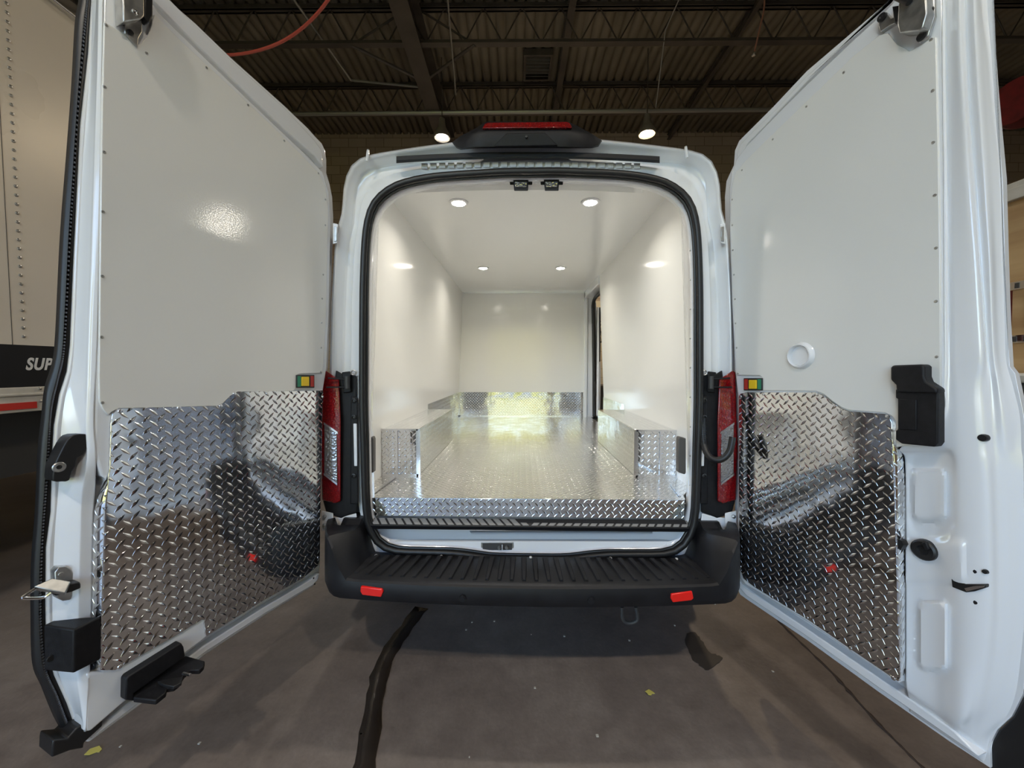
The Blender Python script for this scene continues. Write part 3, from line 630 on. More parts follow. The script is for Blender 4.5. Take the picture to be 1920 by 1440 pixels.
# funnel trims from seal to walls
INP = angprof([(0, CEZ), (.5, CEZ), (.78, CEZ), (.80, CEZ - .01), (.822, CEZ - .03), (.826, 2.3), (.858, 1.6), (.885, 1.0), (.885, .68), (.87, .66), (0, .66)])
rows = [ring(SEALR, 1.872, .016), ring(SEALR, 1.90, .020), ring(mixr([r - .02 for r in SEALR], INP, .33), 1.935), ring(mixr([r - .02 for r in SEALR], INP, .42), 1.955), ring(mixr([r - .02 for r in SEALR], INP, .9), 2.10), ring(INP, 2.14)]
keep = [i for i in range(NA)]
vb(MB().grid(rows, True), 'pillar_lining', 'paint', solid=.003, smooth=50)
for s in (-1, 1):
    y1 = INY1 if s < 0 else 4.3
    P = [(s * wx(CEZ), INY0, CEZ), (s * wx(1.0), INY0, 1.0), (s * .885, INY0, FLZ - .02), (s * .885, y1, FLZ - .02), (s * wx(1.0), y1, 1.0), (s * wx(CEZ), y1, CEZ)]
    vb(MB().prism(P, [Vector(p) + Vector((s * .02, 0, 0)) for p in P]), 'side_wall_lining', 'frp')
    # near lining strip with rivets
    for q in range(7):
        pp = hY(711 if s < 0 else 1270, 400 + q * 62, 2.13 if False else 1.98)
vb(MB().box((-.822, 1.96, CEZ), (.822, INY1, CEZ + .02)), 'ceiling_lining', 'frp')
vb(MB().box((-.9, INY1, FLZ - .02), (.80, INY1 + .02, CEZ)), 'bulkhead_lining', 'frp')
vb(MB().box((-.80, INY1 - .02, CEZ - .02), (.80, INY1, CEZ)), 'cove_moulding', 'alu')
# header flap
rows = []
for i in range(25):
    px = 780 + i * (1205 - 780) / 24; e = ((px - 990) / 210) ** 2
    rows.append([c(px, 327 + e * 9, 1.885), c(px, 341 + e * 9, 1.93), c(px, 356 + e * 6, 1.97), Vector((c(px, 365, 2.0).x, 2.03, CEZ - .001))])
vb(MB().grid(rows), 'header_lining', 'frp', solid=.003)
# floor
fl = [(-.80, 1.90), (.775, 1.90), (.79, 1.96), (.885, 2.10), (.885, INY1), (-.885, INY1), (-.885, 2.10), (-.81, 1.96)]
vb(MB().ext([(x, y, FLZ - .03) for x, y in fl], (0, 0, .03)), 'load_floor', 'tread_f', label='diamond tread aluminium floor')
a, b = c(690, 938, 1.893), c(1282, 972, 1.893)
vb(MB().box((a.x, 1.888, b.z), (b.x, 1.90, FLZ + .002)), 'floor_lip', 'tread', bevel=.002, label='diamond tread lip')
# wheel boxes
for s in (-1, 1):
    o = vb(MB().box(*((-.885, 2.29, FLZ), (-.66, 3.43, 1.05)) if s < 0 else ((.645, 2.29, FLZ), (.885, 3.43, 1.05))), 'wheel_box', 'tread', bevel=.003)
    xs = -.66 if s < 0 else .645
    sub(MB().box((xs - .012, 2.286, FLZ), (xs + .012, 2.29, 1.053)).box((min(xs, s * .885), 2.286, FLZ), (max(xs, s * .885), 2.289, FLZ + .012)).box((min(xs, s * .885), 2.286, 1.043), (max(xs, s * .885), 2.289, 1.054)).box((s * .79 - .006, 2.285, FLZ), (s * .79 + .006, 2.288, 1.05)), 'edge_angle', 'alu', o)
    # diagonal trims on floor
    q0 = hZ(742 if s < 0 else 1258, 894 if s < 0 else 908, FLZ + .003); q1 = hZ(700 if s < 0 else 1275, 925 if s < 0 else 930, FLZ + .003)
    n_ = Vector((.008, .004, 0)); vb(MB().ext([q0 - n_, q0 + n_, q1 + n_, q1 - n_], (0, 0, .003)), 'floor_trim', 'alu')
# kick plates
KT = 1.095
vb(MB().box((-.882, 3.43, FLZ), (-.876, INY1, KT)), 'kick_plate', 'tread')
vb(MB().box((.876, 3.43, FLZ), (.882, 4.3, KT)), 'kick_plate', 'tread')
kp = vb(MB().box((-.88, INY1 - .008, FLZ), (.79, INY1 - .001, KT)), 'kick_plate', 'tread')
sub(MB().box((-.88, INY1 - .012, FLZ), (.79, INY1 - .008, FLZ + .012)).box((-.876, INY1 - .012, FLZ), (-.864, INY1 - .008, KT)), 'edge_angle', 'alu', kp)
# side doorway (right): rear post of bulkhead, seal, header, sill
vb(MB().box((.80, 5.12, FLZ - .05), (.84, 5.30, CEZ)).box((.84, 5.16, .6), (.93, 5.32, CEZ)), 'side_door_pillar', 'paint', bevel=.01)
vb(MB().box((.80, 4.28, 2.34), (.97, 5.2, CEZ + .02)), 'side_door_header', 'paint', bevel=.01)
vb(MB().box((.885, 4.28, .55), (1.01, 5.2, FLZ - .01)), 'side_door_sill', 'black', bevel=.005)
sp_ = [(.90, 4.36, 2.30), (.90, 4.9, 2.31), (.90, 5.08, 2.25), (.91, 5.12, 2.1), (.925, 5.12, 1.5), (.93, 5.12, 1.0), (.93, 5.10, .78)]
vb(MB().tube(sp_, .022, 10, 8), 'side_door_seal', 'rubber')
vb(MB().tube([(.95, 5.0, 2.1), (.955, 4.98, 1.6), (.955, 4.98, .8)], .010, 8, 5).box((.94, 4.99, .8), (.96, 5.03, 2.2)), 'side_door_track', 'paint')
vb(MB().tube([(.93, 5.06, 1.24), (.92, 5.03, 1.16), (.93, 5.06, 1.06)], .014, 8, 5), 'grab_handle', 'rubber')
vb(MB().box((.962, 5.0, 1.5), (.985, 5.04, 2.2)), 'pillar_trim', 'black', bevel=.01)
# D pillar plugs
for s, cx in ((-1, 693), (1, 1279.5)):
    yl = 1.925; pl = [(cx - 7, 822), (cx + 5, 819), (cx + 7, 824), (cx + 7, 886), (cx - 5, 890), (cx - 7, 886)]
    if s > 0: pl = [(2 * cx - a, b) for a, b in pl]
    A = [hY(a, b, 1.893) for a, b in pl]
    o = vb(MB().ext(A, (0, .035, 0)), 'pillar_plug', 'greyplug', bevel=.004, label='dark grey plastic cover')
    if s < 0: sub(MB().ext([hY(690, 842, 1.891), hY(695, 842, 1.891), hY(695, 857, 1.891), hY(690, 857, 1.891)], (0, .01, 0)), 'catch', 'rubber', o, bevel=.001)
# cargo lamps at header
for cx in (977, 1034.5):
    o = vb(MB().prism([c(cx - 22, 327, 1.90), c(cx + 22, 327, 1.90), c(cx + 21, 347, 1.90), c(cx - 21, 347, 1.90)], [c(cx - 20, 327, 1.945), c(cx + 20, 327, 1.945), c(cx + 19, 344, 1.945), c(cx - 19, 344, 1.945)]), 'cargo_lamp', 'black', bevel=.003)
    sub(MB().prism([c(cx - 15, 334, 1.885), c(cx + 14, 334, 1.885), c(cx + 13, 358, 1.885), c(cx - 13, 358, 1.885)], [c(cx - 15, 334, 1.93), c(cx + 14, 334, 1.93), c(cx + 13, 356, 1.93), c(cx - 13, 356, 1.93)]), 'lamp_body', 'black', o, bevel=.003)
    sub(MB().prism([c(cx - 12, 341, 1.880), c(cx + 11, 341, 1.880), c(cx + 10, 351, 1.880), c(cx - 11, 351, 1.880)], [c(cx - 12, 341, 1.89), c(cx + 11, 341, 1.89), c(cx + 10, 351, 1.89), c(cx - 11, 351, 1.89)]), 'lens', 'clear', o, bevel=.001)
# ceiling LED pucks
for px, py in ((860, 381), (1107, 380), (906, 503), (1051, 503)):
    p = hZ(px, py, CEZ - .006)
    o = vb(MB().lathe([(.058, .006), (.057, 0), (.05, -.003), (.04, -.002), (.0, -.002)], p), 'ceiling_light', 'letters')
    sub(MB().lathe([(.038, -.004), (.03, -.006), (0, -.0065)], p), 'lens', 'led', o)
    ld = bpy.data.lights.new('puck_light', 'AREA'); ld.spread = math.radians(150); ld.shape = 'DISK'; ld.size = .07; ld.energy = LED; ld.color = (1, .93, .81)
    lo = bpy.data.objects.new('puck_light', ld); COL.objects.link(lo); lo.location = p - Vector((0, 0, .014))
# small rivets on the liner strips and header
rv = None; cnt = 0
spots = []
for i in range(9):
    spots.append(c(795 + i * 48, 331 + ((795 + i * 48 - 990) / 210) ** 2 * 9, 1.893))
for q in range(9):
    for px in (689, 1294): spots.append(c(px, 470 + q * 55, 1.886))
for p in spots:
    if rv is None: rv = vb(MB().lathe([(.004, 0), (.003, -.002), (0, -.0025)], (0, 0, 0), (0, 1, 0), 8), 'rivet', 'steel')
    cc = rv if cnt == 0 else copy_to(rv, (0, 0, 0)); cc.parent = van; cc.matrix_local = Matrix.Translation(p - VO); cnt += 1

# ------------------------------------------------------------------ REAR DOORS
class Door:
    def __init__(s, H, F, inward):
        s.H = Vector((H[0], H[1], 0)); U = Vector((F[0] - H[0], F[1] - H[1], 0)).normalized(); s.U = U
        s.Y = Vector((0, 0, 1)).cross(U); s.s = inward; s.N = s.Y * inward
        s.Mx = Matrix(((U.x, s.Y.x, 0, s.H.x), (U.y, s.Y.y, 0, s.H.y), (0, 0, 1, 0), (0, 0, 0, 1))); s.inv = s.Mx.inverted()
    def p(s, px, py, off=0): return s.inv @ hit(px, py, s.H + s.N * off, s.N)
    def poly(s, pts, off): return [s.p(a, b, off) for a, b in pts]
    def slab(s, pts, o1, o0):     # front face at o1, back at o0
        A = s.poly(pts, o1); return MB().prism(A, [Vector((q.x, s.s * o0, q.z)) for q in A])
    def root(s, pts, o1, o0, m='paint', **kw):
        o = s.slab(pts, o1, o0).build('rear_door', m, van, **kw); o.matrix_local = VM @ s.Mx; s.o = o; return o
    def add(s, mb, name, m, **kw): return mb.build(name, m, s.o, **kw)
    def loft(s, rows, nr=6, nc=6, emb=()):
        R = [catmull(r, nc) for r in rows]; C = list(zip(*R)); C = [catmull(cc, nr) for cc in C]; R = list(zip(*C))
        out = []
        for r in R:
            rr = []
            for px, py, off in r:
                for (x0, y0, x1, y1, rad, dep, ed) in emb:
                    dx = abs(px - (x0 + x1) / 2) - (x1 - x0) / 2 + rad; dy = abs(py - (y0 + y1) / 2) - (y1 - y0) / 2 + rad
                    d = math.hypot(max(dx, 0), max(dy, 0)) + min(max(dx, dy), 0) - rad
                    t_ = min(max(.5 - d / ed, 0), 1); off += dep * t_ * t_ * (3 - 2 * t_)
                rr.append(s.p(px, py, off))
            out.append(rr)
        return MB().grid(out)
    def disc(s, px, py, off, prof, n=20):  # prof (r, h) h outward along inner normal
        return MB().lathe([(r, h) for r, h in prof], s.p(px, py, off), (0, s.s, 0), n)
    def rivets(s, pts, off, m='steel', r=.0045, name='rivet'):
        first = None
        for px, py in pts:
            p = s.p(px, py, off)
            if first is None:
                first = MB().lathe([(r, 0), (r * .8, .002), (0, .003)], (0, 0, 0), (0, s.s, 0), 10).build(name, m, s.o); first.location = p
            else: copy_to(first, p)

def walk(pts, step):   # even spacing along a polyline
    out = []; d = 0
    for (a, b), (c_, e) in zip(pts, pts[1:]):
        L = math.hypot(c_ - a, e - b); n = max(1, round(L / step))
        for i in range(n): out.append((a + (c_ - a) * i / n, b + (e - b) * i / n))
    return out + [pts[-1]]

# ---------------- left door
HL = (-.966, 1.84); FLp = (-1.259, 1.078)
L = Door(HL, FLp, 1)
sil = [(150, -150), (210, -115), (260, -58), (317, 0), (367, 43), (433, 107), (533, 197), (578, 240), (593, 257), (604, 268), (610, 282), (613, 300), (613, 325), (619, 345), (624, 370), (626, 410), (624, 480), (621, 600), (616, 690), (606, 740), (603, 850), (601, 960), (601, 1060), (598, 1083), (587, 1100), (493, 1157), (387, 1227), (267, 1320), (167, 1393)]
curveC = [(150, -100), (148, -40), (147, 0), (140, 43), (133, 167), (123, 300), (115, 400), (110, 480), (103, 630), (97, 680), (83, 727), (77, 780), (70, 847), (65, 960), (58, 1053), (57, 1150), (60, 1243), (77, 1287), (100, 1343), (123, 1383)]
curveB = [(178, -100), (176, -40), (173, 0), (167, 100), (152, 233), (146, 360), (140, 480), (133, 647), (127, 697), (113, 740), (103, 797), (100, 847), (97, 960), (88, 1027), (87, 1127), (88, 1200), (103, 1267), (127, 1320), (142, 1363), (150, 1388)]
L.root(sil + curveB[::-1], -.075, -.10, bevel=.006, label='left rear door, its free edge at the far left')
# raised inner frame
inn = [(196, -110), (235, -60), (290, 10), (300, 24), (345, 68), (400, 122), (463, 183), (533, 250), (569, 284), (606, 322), (618, 362), (621, 417), (618, 560), (613, 690), (606, 735), (601, 960), (599, 1048), (590, 1068), (560, 1090), (493, 1131), (390, 1193), (345, 1228), (232, 1318), (170, 1372), (158, 1372), (162, 1262), (189, 1259), (198, 940), (202, 900), (190, 892), (176, 850), (176, 800), (178, 720), (184, 600), (188, 300), (192, 0)]
L.add(L.slab(inn, -.012, -.078), 'inner_frame', 'paint', bevel=.007, seg=3)
# raised rib along the top edge of the door
L.add(L.slab([(262, -60), (300, -20), (367, 47), (433, 111), (533, 201), (590, 262), (604, 282), (607, 315), (590, 292), (533, 243), (463, 176), (400, 115), (345, 61), (285, 0), (240, -50)], -.04, -.078), 'top_flange', 'paint', bevel=.006, seg=3)
L.add(L.slab([(600, 1075), (596, 1088), (586, 1098), (493, 1153), (387, 1222), (267, 1314), (172, 1386), (168, 1376), (262, 1302), (387, 1208), (493, 1140), (585, 1086)], -.045, -.078), 'bottom_flange', 'paint', bevel=.004)
# free edge surface: crest to seal
edge = []
for (ay, ax, as_, bxx) in [(-100, 194, 186, 178), (0, 192, 183, 173), (130, 190, 180, 165), (300, 188, 174, 150), (480, 185, 168, 140), (600, 183, 163, 135), (690, 180, 160, 128), (745, 177, 158, 112), (800, 176, 156, 103), (860, 180, 158, 99), (920, 178, 150, 98), (1000, 174, 146, 91), (1120, 172, 143, 86), (1210, 170, 142, 89), (1270, 168, 140, 104), (1320, 164, 148, 127), (1372, 160, 156, 148)]:
    o0 = -.036 if 910 < ay < 1250 else -.012
    edge.append([(ax, ay, o0), (as_ + (ax - as_) * .3, ay, min(o0, -.02)), (as_, ay, min(-.032, o0 - .004)), ((as_ + bxx) / 2, ay, -.062), (bxx, ay, -.085)])
L.add(L.loft(edge, 4, 4), 'edge_return', 'paint', solid=.003, label='bright painted free edge')
# seal on the free edge
A_ = [L.p(a, b, -.095) for a, b in curveC]; B_ = [L.p(a, b, -.082) for a, b in curveB]
A_ = catmull(A_, 5); B_ = catmull(B_, 5)
mb = MB(); rows = []
for a, b in zip(A_, B_):
    a = Vector(a); b = Vector(b); rows.append([b, a * .35 + b * .65 + Vector((0, .002, 0)), a * .45 + b * .55 + Vector((0, -.004, 0)), a * .55 + b * .45 + Vector((0, -.004, 0)), a * .62 + b * .38 + Vector((0, .014, 0)), a * .85 + b * .15 + Vector((0, .012, 0)), a])
eg = L.add(mb.grid(rows), 'edge_seal', 'rubber', solid=.006, smooth=60)
mb = MB(); cuts = catmull([tuple(a * .5 + b * .5 for a, b in zip(p, q)) for p, q in zip(A_, B_)], 3)
for i in range(0, len(cuts) - 1):
    p = Vector(cuts[i]); mb.tube([p + Vector((0, .007, -.0025)), p + Vector((0, .007, .0025))], .0035, 5)
mb.build('seal_teeth_glint', 'teeth_glint', eg)  # pale colour paints the row of glints along the bead
L.add(L.slab([(193, 1341), (180, 1344), (143, 1365), (127, 1385), (100, 1388), (98, 1398), (97, 1421), (130, 1408), (157, 1403), (158, 1393), (193, 1361)], -.03, -.11), 'seal_end', 'rubber', bevel=.004, label='black rubber flap at the lower corner')
# white panel
pan = [(196, 40), (233, 64), (262, 84), (276, 70), (290, 27), (343, 80), (463, 191), (533, 258), (567, 292), (600, 327), (611, 352), (615, 390), (615, 430), (612, 560), (609, 640), (605, 699), (560, 701), (556, 704), (555, 728), (550, 733), (446, 735), (432, 743), (418, 757), (408, 761), (300, 764), (222, 766), (210, 772), (203, 778), (194, 768), (187, 752), (186, 700), (188, 500), (192, 200)]
def inset_note(): pass
L.add(L.slab(pan, -.004, -.014), 'liner_panel', 'frp', bevel=.0015, label='glossy white liner panel')
L.rivets([(199, 47), (196, 163), (195, 285), (193, 397), (192, 518), (191, 632), (192, 755), (275, 100), (387, 127), (465, 197), (533, 264), (597, 325), (610, 374), (610, 422), (606, 515), (604, 560), (603, 605), (602, 652), (601, 697)], -.004)
# tread plate
trd = [(208, 795), (211, 775), (222, 765), (300, 763.5), (408, 760.5), (418, 756), (432, 742), (446, 734), (606, 732), (606, 740), (603, 850), (601, 960), (600, 1045), (597, 1060), (570, 1083), (493, 1127), (387, 1193), (385, 1180), (383, 1162), (378, 1163), (333, 1190), (216, 1257), (189, 1257), (191, 1150), (198, 960), (203, 893), (206, 880)]
L.add(L.slab(trd, -.0025, -.014), 'tread_plate', 'tread', bevel=.0015, label='polished diamond tread kick plate')
fl_ = L.loft([[(205, 893, -.0025), (201, 897, -.010), (196, 902, -.022)], [(200, 940, -.0025), (190, 941, -.012), (179, 942, -.034)], [(197, 1000, -.0025), (186, 1000, -.014), (173, 1000, -.036)], [(191, 1150, -.0025), (182, 1150, -.014), (171, 1150, -.036)], [(189, 1257, -.0025), (181, 1257, -.014), (171, 1254, -.036)]], 5, 3)
L.add(fl_, 'tread_flange', 'tread', solid=.002, label='folded diamond tread edge')
L.rivets([(226, 771), (336, 765), (414, 761), (440, 738), (501, 738), (556, 738), (605, 744), (601, 888), (597, 1045), (565, 1080), (480, 1130), (395, 1185), (341, 1182), (225, 1250)], -.0025, 'alu', .0065, 'screw')
# door open switch
def switch(D, x0, y0, x1, y1, flip):
    o = D.add(D.slab([(x0, y0), (x1, y0), (x1, y1), (x0, y1)], .004, -.014), 'warning_light', 'rubber', bevel=.002)
    w_ = x1 - x0; g = ['green', 'redmark'] if not flip else ['redmark', 'green']
    sub(D.slab([(x0 + w_ * .04, y0 + 2), (x0 + w_ * .23, y0 + 2), (x0 + w_ * .23, y1 - 2), (x0 + w_ * .04, y1 - 2)], .0055, .003), 'marking', g[0], o)
    sub(D.slab([(x1 - w_ * .23, y0 + 2), (x1 - w_ * .04, y0 + 2), (x1 - w_ * .04, y1 - 2), (x1 - w_ * .23, y1 - 2)], .0055, .003), 'marking', g[1], o)
    sub(D.slab([(x0 + w_ * .28, y0 + 3.5), (x0 + w_ * .70, y0 + 3.5), (x0 + w_ * .70, y1 - 3), (x0 + w_ * .28, y1 - 3)], .009, .003), 'button', 'yellow', o, bevel=.002, label='yellow button')
switch(L, 557, 703, 590, 727, False)
# black pull handle on the edge
hd = [(168, 818), (160, 814), (140, 815), (127, 824), (115, 845), (102, 873), (100, 886), (100, 902), (116, 903), (130, 901), (136, 884), (142, 874), (146, 858), (157, 853), (165, 838), (170, 822)]
o = L.add(L.slab(catmull(hd, 2, True), -.022, -.075), 'pull_handle', 'rubber', bevel=.006, seg=3)
sub(L.disc(111, 876, -.022, [(.014, 0), (.012, .002), (.006, .001), (.005, -.003), (0, -.003)]), 'screw', 'steel', o)
# striker
o = L.add(L.slab([(103, 1073), (110, 1064), (124, 1062), (133, 1067), (138, 1075), (136, 1118), (132, 1125), (118, 1127), (108, 1122), (105, 1105)], -.045, -.075), 'latch_striker', 'steel', bevel=.002)
sub(MB().hexa([L.p(98, 1084, -.02), L.p(132, 1090, -.01), L.p(122, 1112, .01), L.p(63, 1100, -.03)] + [L.p(98, 1089, -.03), L.p(132, 1096, -.02), L.p(122, 1117, .0), L.p(63, 1107, -.04)]), 'bracket', 'steel', o, bevel=.002)
sub(MB().tube([L.p(66, 1104, -.03), L.p(44, 1119, -.03), L.p(47, 1121.5, -.028), L.p(80, 1120.5, -.02), L.p(97, 1110, -.012)], .0042, 8, 4), 'loop', 'alu', o)
sub(L.slab([(101, 1104), (118, 1097), (150, 1091), (152, 1096), (152, 1103), (135, 1110), (104, 1118)], -.012, -.05), 'buffer', 'rubber', o, bevel=.003)
sub(L.disc(114, 1077, -.045, [(.006, 0), (.005, .003), (0, .003)]), 'screw', 'steel', o)
# black box cover
fr = [L.p(139, 1181, .02), L.p(138, 1262, .02), L.p(190, 1237, .008), L.p(190, 1155, .008)]
bk = [L.p(82, 1172, -.06), L.p(82, 1256, -.06), L.p(100, 1250, -.07), L.p(100, 1163, -.07)]
mb = MB().faces([L.p(139, 1181, .02), L.p(138, 1263, .02), L.p(82, 1257, -.07), L.p(81, 1172, -.07), L.p(190, 1155, .0), L.p(190, 1236, .0), L.p(150, 1236, -.08), L.p(104, 1161, -.08)],
                [(0, 1, 2, 3), (0, 4, 5, 1), (4, 7, 6, 5), (3, 2, 6, 7), (0, 3, 7, 4), (1, 5, 6, 2)])
o = L.add(mb, 'latch_cover', 'black', bevel=.005, seg=3, label='black square plastic cover')
sub(L.disc(92, 1233, -.052, [(.0, .012), (.0075, .012), (.0085, .009)]), 'hole', 'rubber', o)
# bottom latch bracket
o = L.add(L.slab([(340, 1205), (345, 1213), (348, 1231), (252, 1300), (252, 1315), (235, 1313), (236, 1274), (241, 1268)], .016, -.03), 'bottom_latch', 'black', bevel=.004, label='black bottom latch bracket')
zq = (L.Mx @ L.p(252, 1306, .016)).z
sh = [(250, 1296), (348, 1229), (384, 1239), (382, 1248), (374, 1256), (358, 1256), (347, 1262), (340, 1272), (336, 1280), (326, 1288), (313, 1290), (311, 1298), (292, 1313), (250, 1308)]
P = [L.inv @ hZ(a, b, zq) for a, b in sh]
sub(MB().ext(P, (0, 0, -.016)), 'shelf', 'black', o, bevel=.003)
P = [L.inv @ hZ(a, b, zq + .008) for a, b in ((295, 1277), (320, 1272), (342, 1269), (340, 1280), (325, 1287), (308, 1284))]
sub(MB().ext(P, (0, 0, -.01)), 'pawl', 'rubber', o, bevel=.002)
sub(MB().tube([L.inv @ hZ(343, 1263, zq), L.inv @ hZ(357, 1266, zq)], .005, 8), 'pin', 'alu', o)
# upper latch
o = L.add(L.slab([(231, -40), (270, -40), (271, 30), (264, 36), (232, 41), (230, 0)], .035, -.01), 'upper_latch', 'steel', bevel=.003, label='zinc plated upper latch')
sub(L.slab([(271, -40), (287, -38), (287, 30), (280, 43), (271, 34)], .02, -.01), 'side_plate', 'rubber', o, bevel=.003)
sub(L.slab([(234, 40), (266, 37), (267, 60), (260, 72), (258, 88), (240, 68), (234, 62)], .004, -.01), 'tongue', 'steel', o, bevel=.002)
sub(L.disc(244, 61, .004, [(.008, 0), (.007, .005), (0, .006)]), 'bolt', 'rubber', o)
sub(L.disc(253, 23, .035, [(.008, 0), (.007, .004), (.003, .005), (0, .002)]), 'rivet', 'alu', o)
L.rivets([(588, 1084), (590, 1095)], -.045, 'rubber', .004, 'drain_hole')

# ---------------- right door
HR = (.978, 1.84); FRp = (1.232, 1.037)
R = Door(HR, FRp, -1)
silR = [(1853, -110), (1790, -95), (1725, -45), (1668, 0), (1630, 33), (1513, 133), (1450, 200), (1402, 248), (1386, 264), (1378, 282), (1376, 310), (1370, 322), (1362, 340), (1359, 370), (1361, 480), (1366, 600), (1373, 700), (1377, 800), (1378, 900), (1378, 1075), (1380, 1098), (1388, 1115), (1402, 1125), (1513, 1200), (1647, 1297), (1780, 1390), (1856, 1442)]
outR = [(1857, 1440), (1856, 1400), (1860, 1387), (1870, 1368), (1897, 1343), (1918, 1300), (1930, 1200), (1932, 1050), (1928, 900), (1920, 780), (1913, 747), (1903, 700), (1893, 687), (1888, 600), (1884, 480), (1880, 333), (1865, 167), (1853, 0), (1846, -110)]
R.root(silR[:-1] + outR, -.085, -.105, bevel=.005, label='right rear door, its free edge at the far right')
innR = [(1745, -70), (1690, -12), (1655, 24), (1600, 74), (1513, 157), (1450, 220), (1400, 272), (1380, 298), (1371, 325), (1367, 352), (1367, 433), (1371, 560), (1378, 700), (1383, 745), (1383, 1062), (1387, 1084), (1398, 1097), (1513, 1166), (1600, 1226), (1686, 1283), (1681, 1150), (1675, 1000), (1670, 850), (1680, 838), (1700, 838), (1740, 838), (1766, 826), (1775, 700), (1772, 300), (1768, 0), (1764, -60)]
R.add(R.slab(innR, -.012, -.088), 'inner_frame', 'paint', bevel=.007, seg=3)
R.add(R.slab([(1735, -75), (1670, 4), (1630, 40), (1513, 141), (1455, 204), (1404, 253), (1388, 270), (1381, 290), (1383, 300), (1402, 268), (1455, 213), (1513, 152), (1600, 68), (1655, 18), (1700, -30), (1745, -80)], -.04, -.088), 'top_flange', 'paint', bevel=.006, seg=3)
R.add(R.slab([(1381, 1080), (1384, 1100), (1400, 1118), (1513, 1194), (1647, 1290), (1780, 1382), (1836, 1420), (1790, 1372), (1690, 1300), (1590, 1232), (1513, 1180), (1410, 1110), (1390, 1095)], -.045, -.088), 'bottom_flange', 'paint', bevel=.004)
# sculpted free part
def rrow(y, ys=None):
    pass
rowsR = [
 # y,   crest,   groove,  flat,     L1,        dip,       L2,        fall,     edge
 [(1768, -110, -.012), (1774, -110, -.022), (1784, -110, -.022), (1800, -110, -.02), (1812, -110, -.04), (1826, -110, -.035), (1836, -110, -.055), (1848, -110, -.07)],
 [(1768, 0, -.012), (1774, 0, -.022), (1784, 0, -.022), (1800, 0, -.02), (1812, 0, -.04), (1826, 0, -.035), (1838, 0, -.055), (1853, 0, -.09)],
 [(1768, 100, -.012), (1775, 100, -.024), (1785, 100, -.022), (1802, 100, -.02), (1816, 100, -.042), (1830, 100, -.036), (1846, 100, -.06), (1861, 100, -.09)],
 [(1769, 200, -.012), (1776, 200, -.024), (1786, 200, -.022), (1808, 200, -.02), (1820, 200, -.044), (1836, 200, -.038), (1852, 200, -.062), (1868, 200, -.09)],
 [(1771, 330, -.012), (1777, 330, -.024), (1788, 330, -.022), (1816, 330, -.022), (1830, 330, -.047), (1845, 330, -.042), (1862, 330, -.066), (1879, 330, -.09)],
 [(1772, 480, -.012), (1778, 480, -.024), (1790, 480, -.022), (1828, 480, -.026), (1840, 480, -.05), (1855, 480, -.046), (1868, 480, -.07), (1884, 480, -.09)],
 [(1772, 600, -.012), (1779, 600, -.024), (1792, 600, -.022), (1836, 600, -.03), (1848, 600, -.054), (1860, 600, -.052), (1872, 600, -.072), (1888, 600, -.09)],
 [(1772, 670, -.012), (1780, 670, -.022), (1794, 670, -.022), (1840, 670, -.033), (1852, 670, -.056), (1864, 670, -.056), (1876, 670, -.074), (1891, 675, -.09)],
 [(1770, 720, -.012), (1780, 720, -.020), (1796, 720, -.022), (1836, 720, -.036), (1858, 720, -.056), (1872, 720, -.058), (1886, 722, -.074), (1905, 722, -.09)],
 [(1766, 780, -.012), (1778, 780, -.018), (1800, 780, -.022), (1838, 780, -.036), (1862, 780, -.054), (1880, 780, -.060), (1900, 780, -.076), (1919, 780, -.09)],
 [(1690, 838, -.014), (1768, 838, -.020), (1800, 836, -.022), (1842, 838, -.036), (1864, 840, -.054), (1884, 840, -.064), (1904, 840, -.078), (1923, 840, -.09)],
 [(1697, 862, -.034), (1755, 862, -.034), (1795, 862, -.022), (1846, 870, -.036), (1866, 870, -.054), (1886, 870, -.066), (1906, 870, -.078), (1927, 870, -.09)],
 [(1698, 960, -.040), (1750, 960, -.042), (1800, 960, -.024), (1850, 960, -.036), (1870, 960, -.056), (1890, 960, -.068), (1910, 960, -.08), (1930, 960, -.09)],
 [(1698, 1060, -.040), (1750, 1060, -.042), (1802, 1060, -.024), (1852, 1060, -.036), (1872, 1060, -.056), (1892, 1060, -.068), (1912, 1060, -.08), (1932, 1060, -.09)],
 [(1698, 1160, -.040), (1750, 1160, -.042), (1803, 1160, -.024), (1850, 1160, -.036), (1872, 1160, -.056), (1892, 1160, -.068), (1910, 1160, -.08), (1931, 1160, -.09)],
 [(1698, 1240, -.040), (1750, 1250, -.042), (1801, 1255, -.024), (1842, 1250, -.036), (1866, 1245, -.056), (1886, 1240, -.068), (1904, 1235, -.08), (1925, 1230, -.09)],
 [(1699, 1285, -.032), (1750, 1315, -.038), (1799, 1340, -.024), (1830, 1325, -.038), (1854, 1315, -.056), (1875, 1300, -.068), (1895, 1300, -.08), (1914, 1300, -.09)],
 [(1702, 1300, -.040), (1752, 1338, -.048), (1790, 1365, -.044), (1818, 1366, -.050), (1840, 1360, -.062), (1856, 1355, -.070), (1878, 1345, -.08), (1895, 1342, -.09)],
 [(1705, 1318, -.06), (1755, 1354, -.065), (1792, 1380, -.065), (1818, 1392, -.065), (1832, 1392, -.07), (1844, 1388, -.076), (1854, 1384, -.083), (1866, 1374, -.09)],
 [(1705, 1334, -.084), (1755, 1368, -.084), (1790, 1392, -.084), (1815, 1410, -.084), (1830, 1420, -.084), (1842, 1428, -.085), (1850, 1432, -.087), (1856, 1434, -.09)],
]
emb = [(1711, 880, 1772, 975, 12, .016, 7), (1722, 1128, 1775, 1256, 14, .016, 8), (1690, 1016, 1808, 1090, 6, .008, 10), (1706, 840, 1790, 1010, 30, -.006, 14)]
R.add(R.loft(rowsR, 14, 10, emb), 'edge_return', 'paint', solid=.003, label='sculpted white free edge')
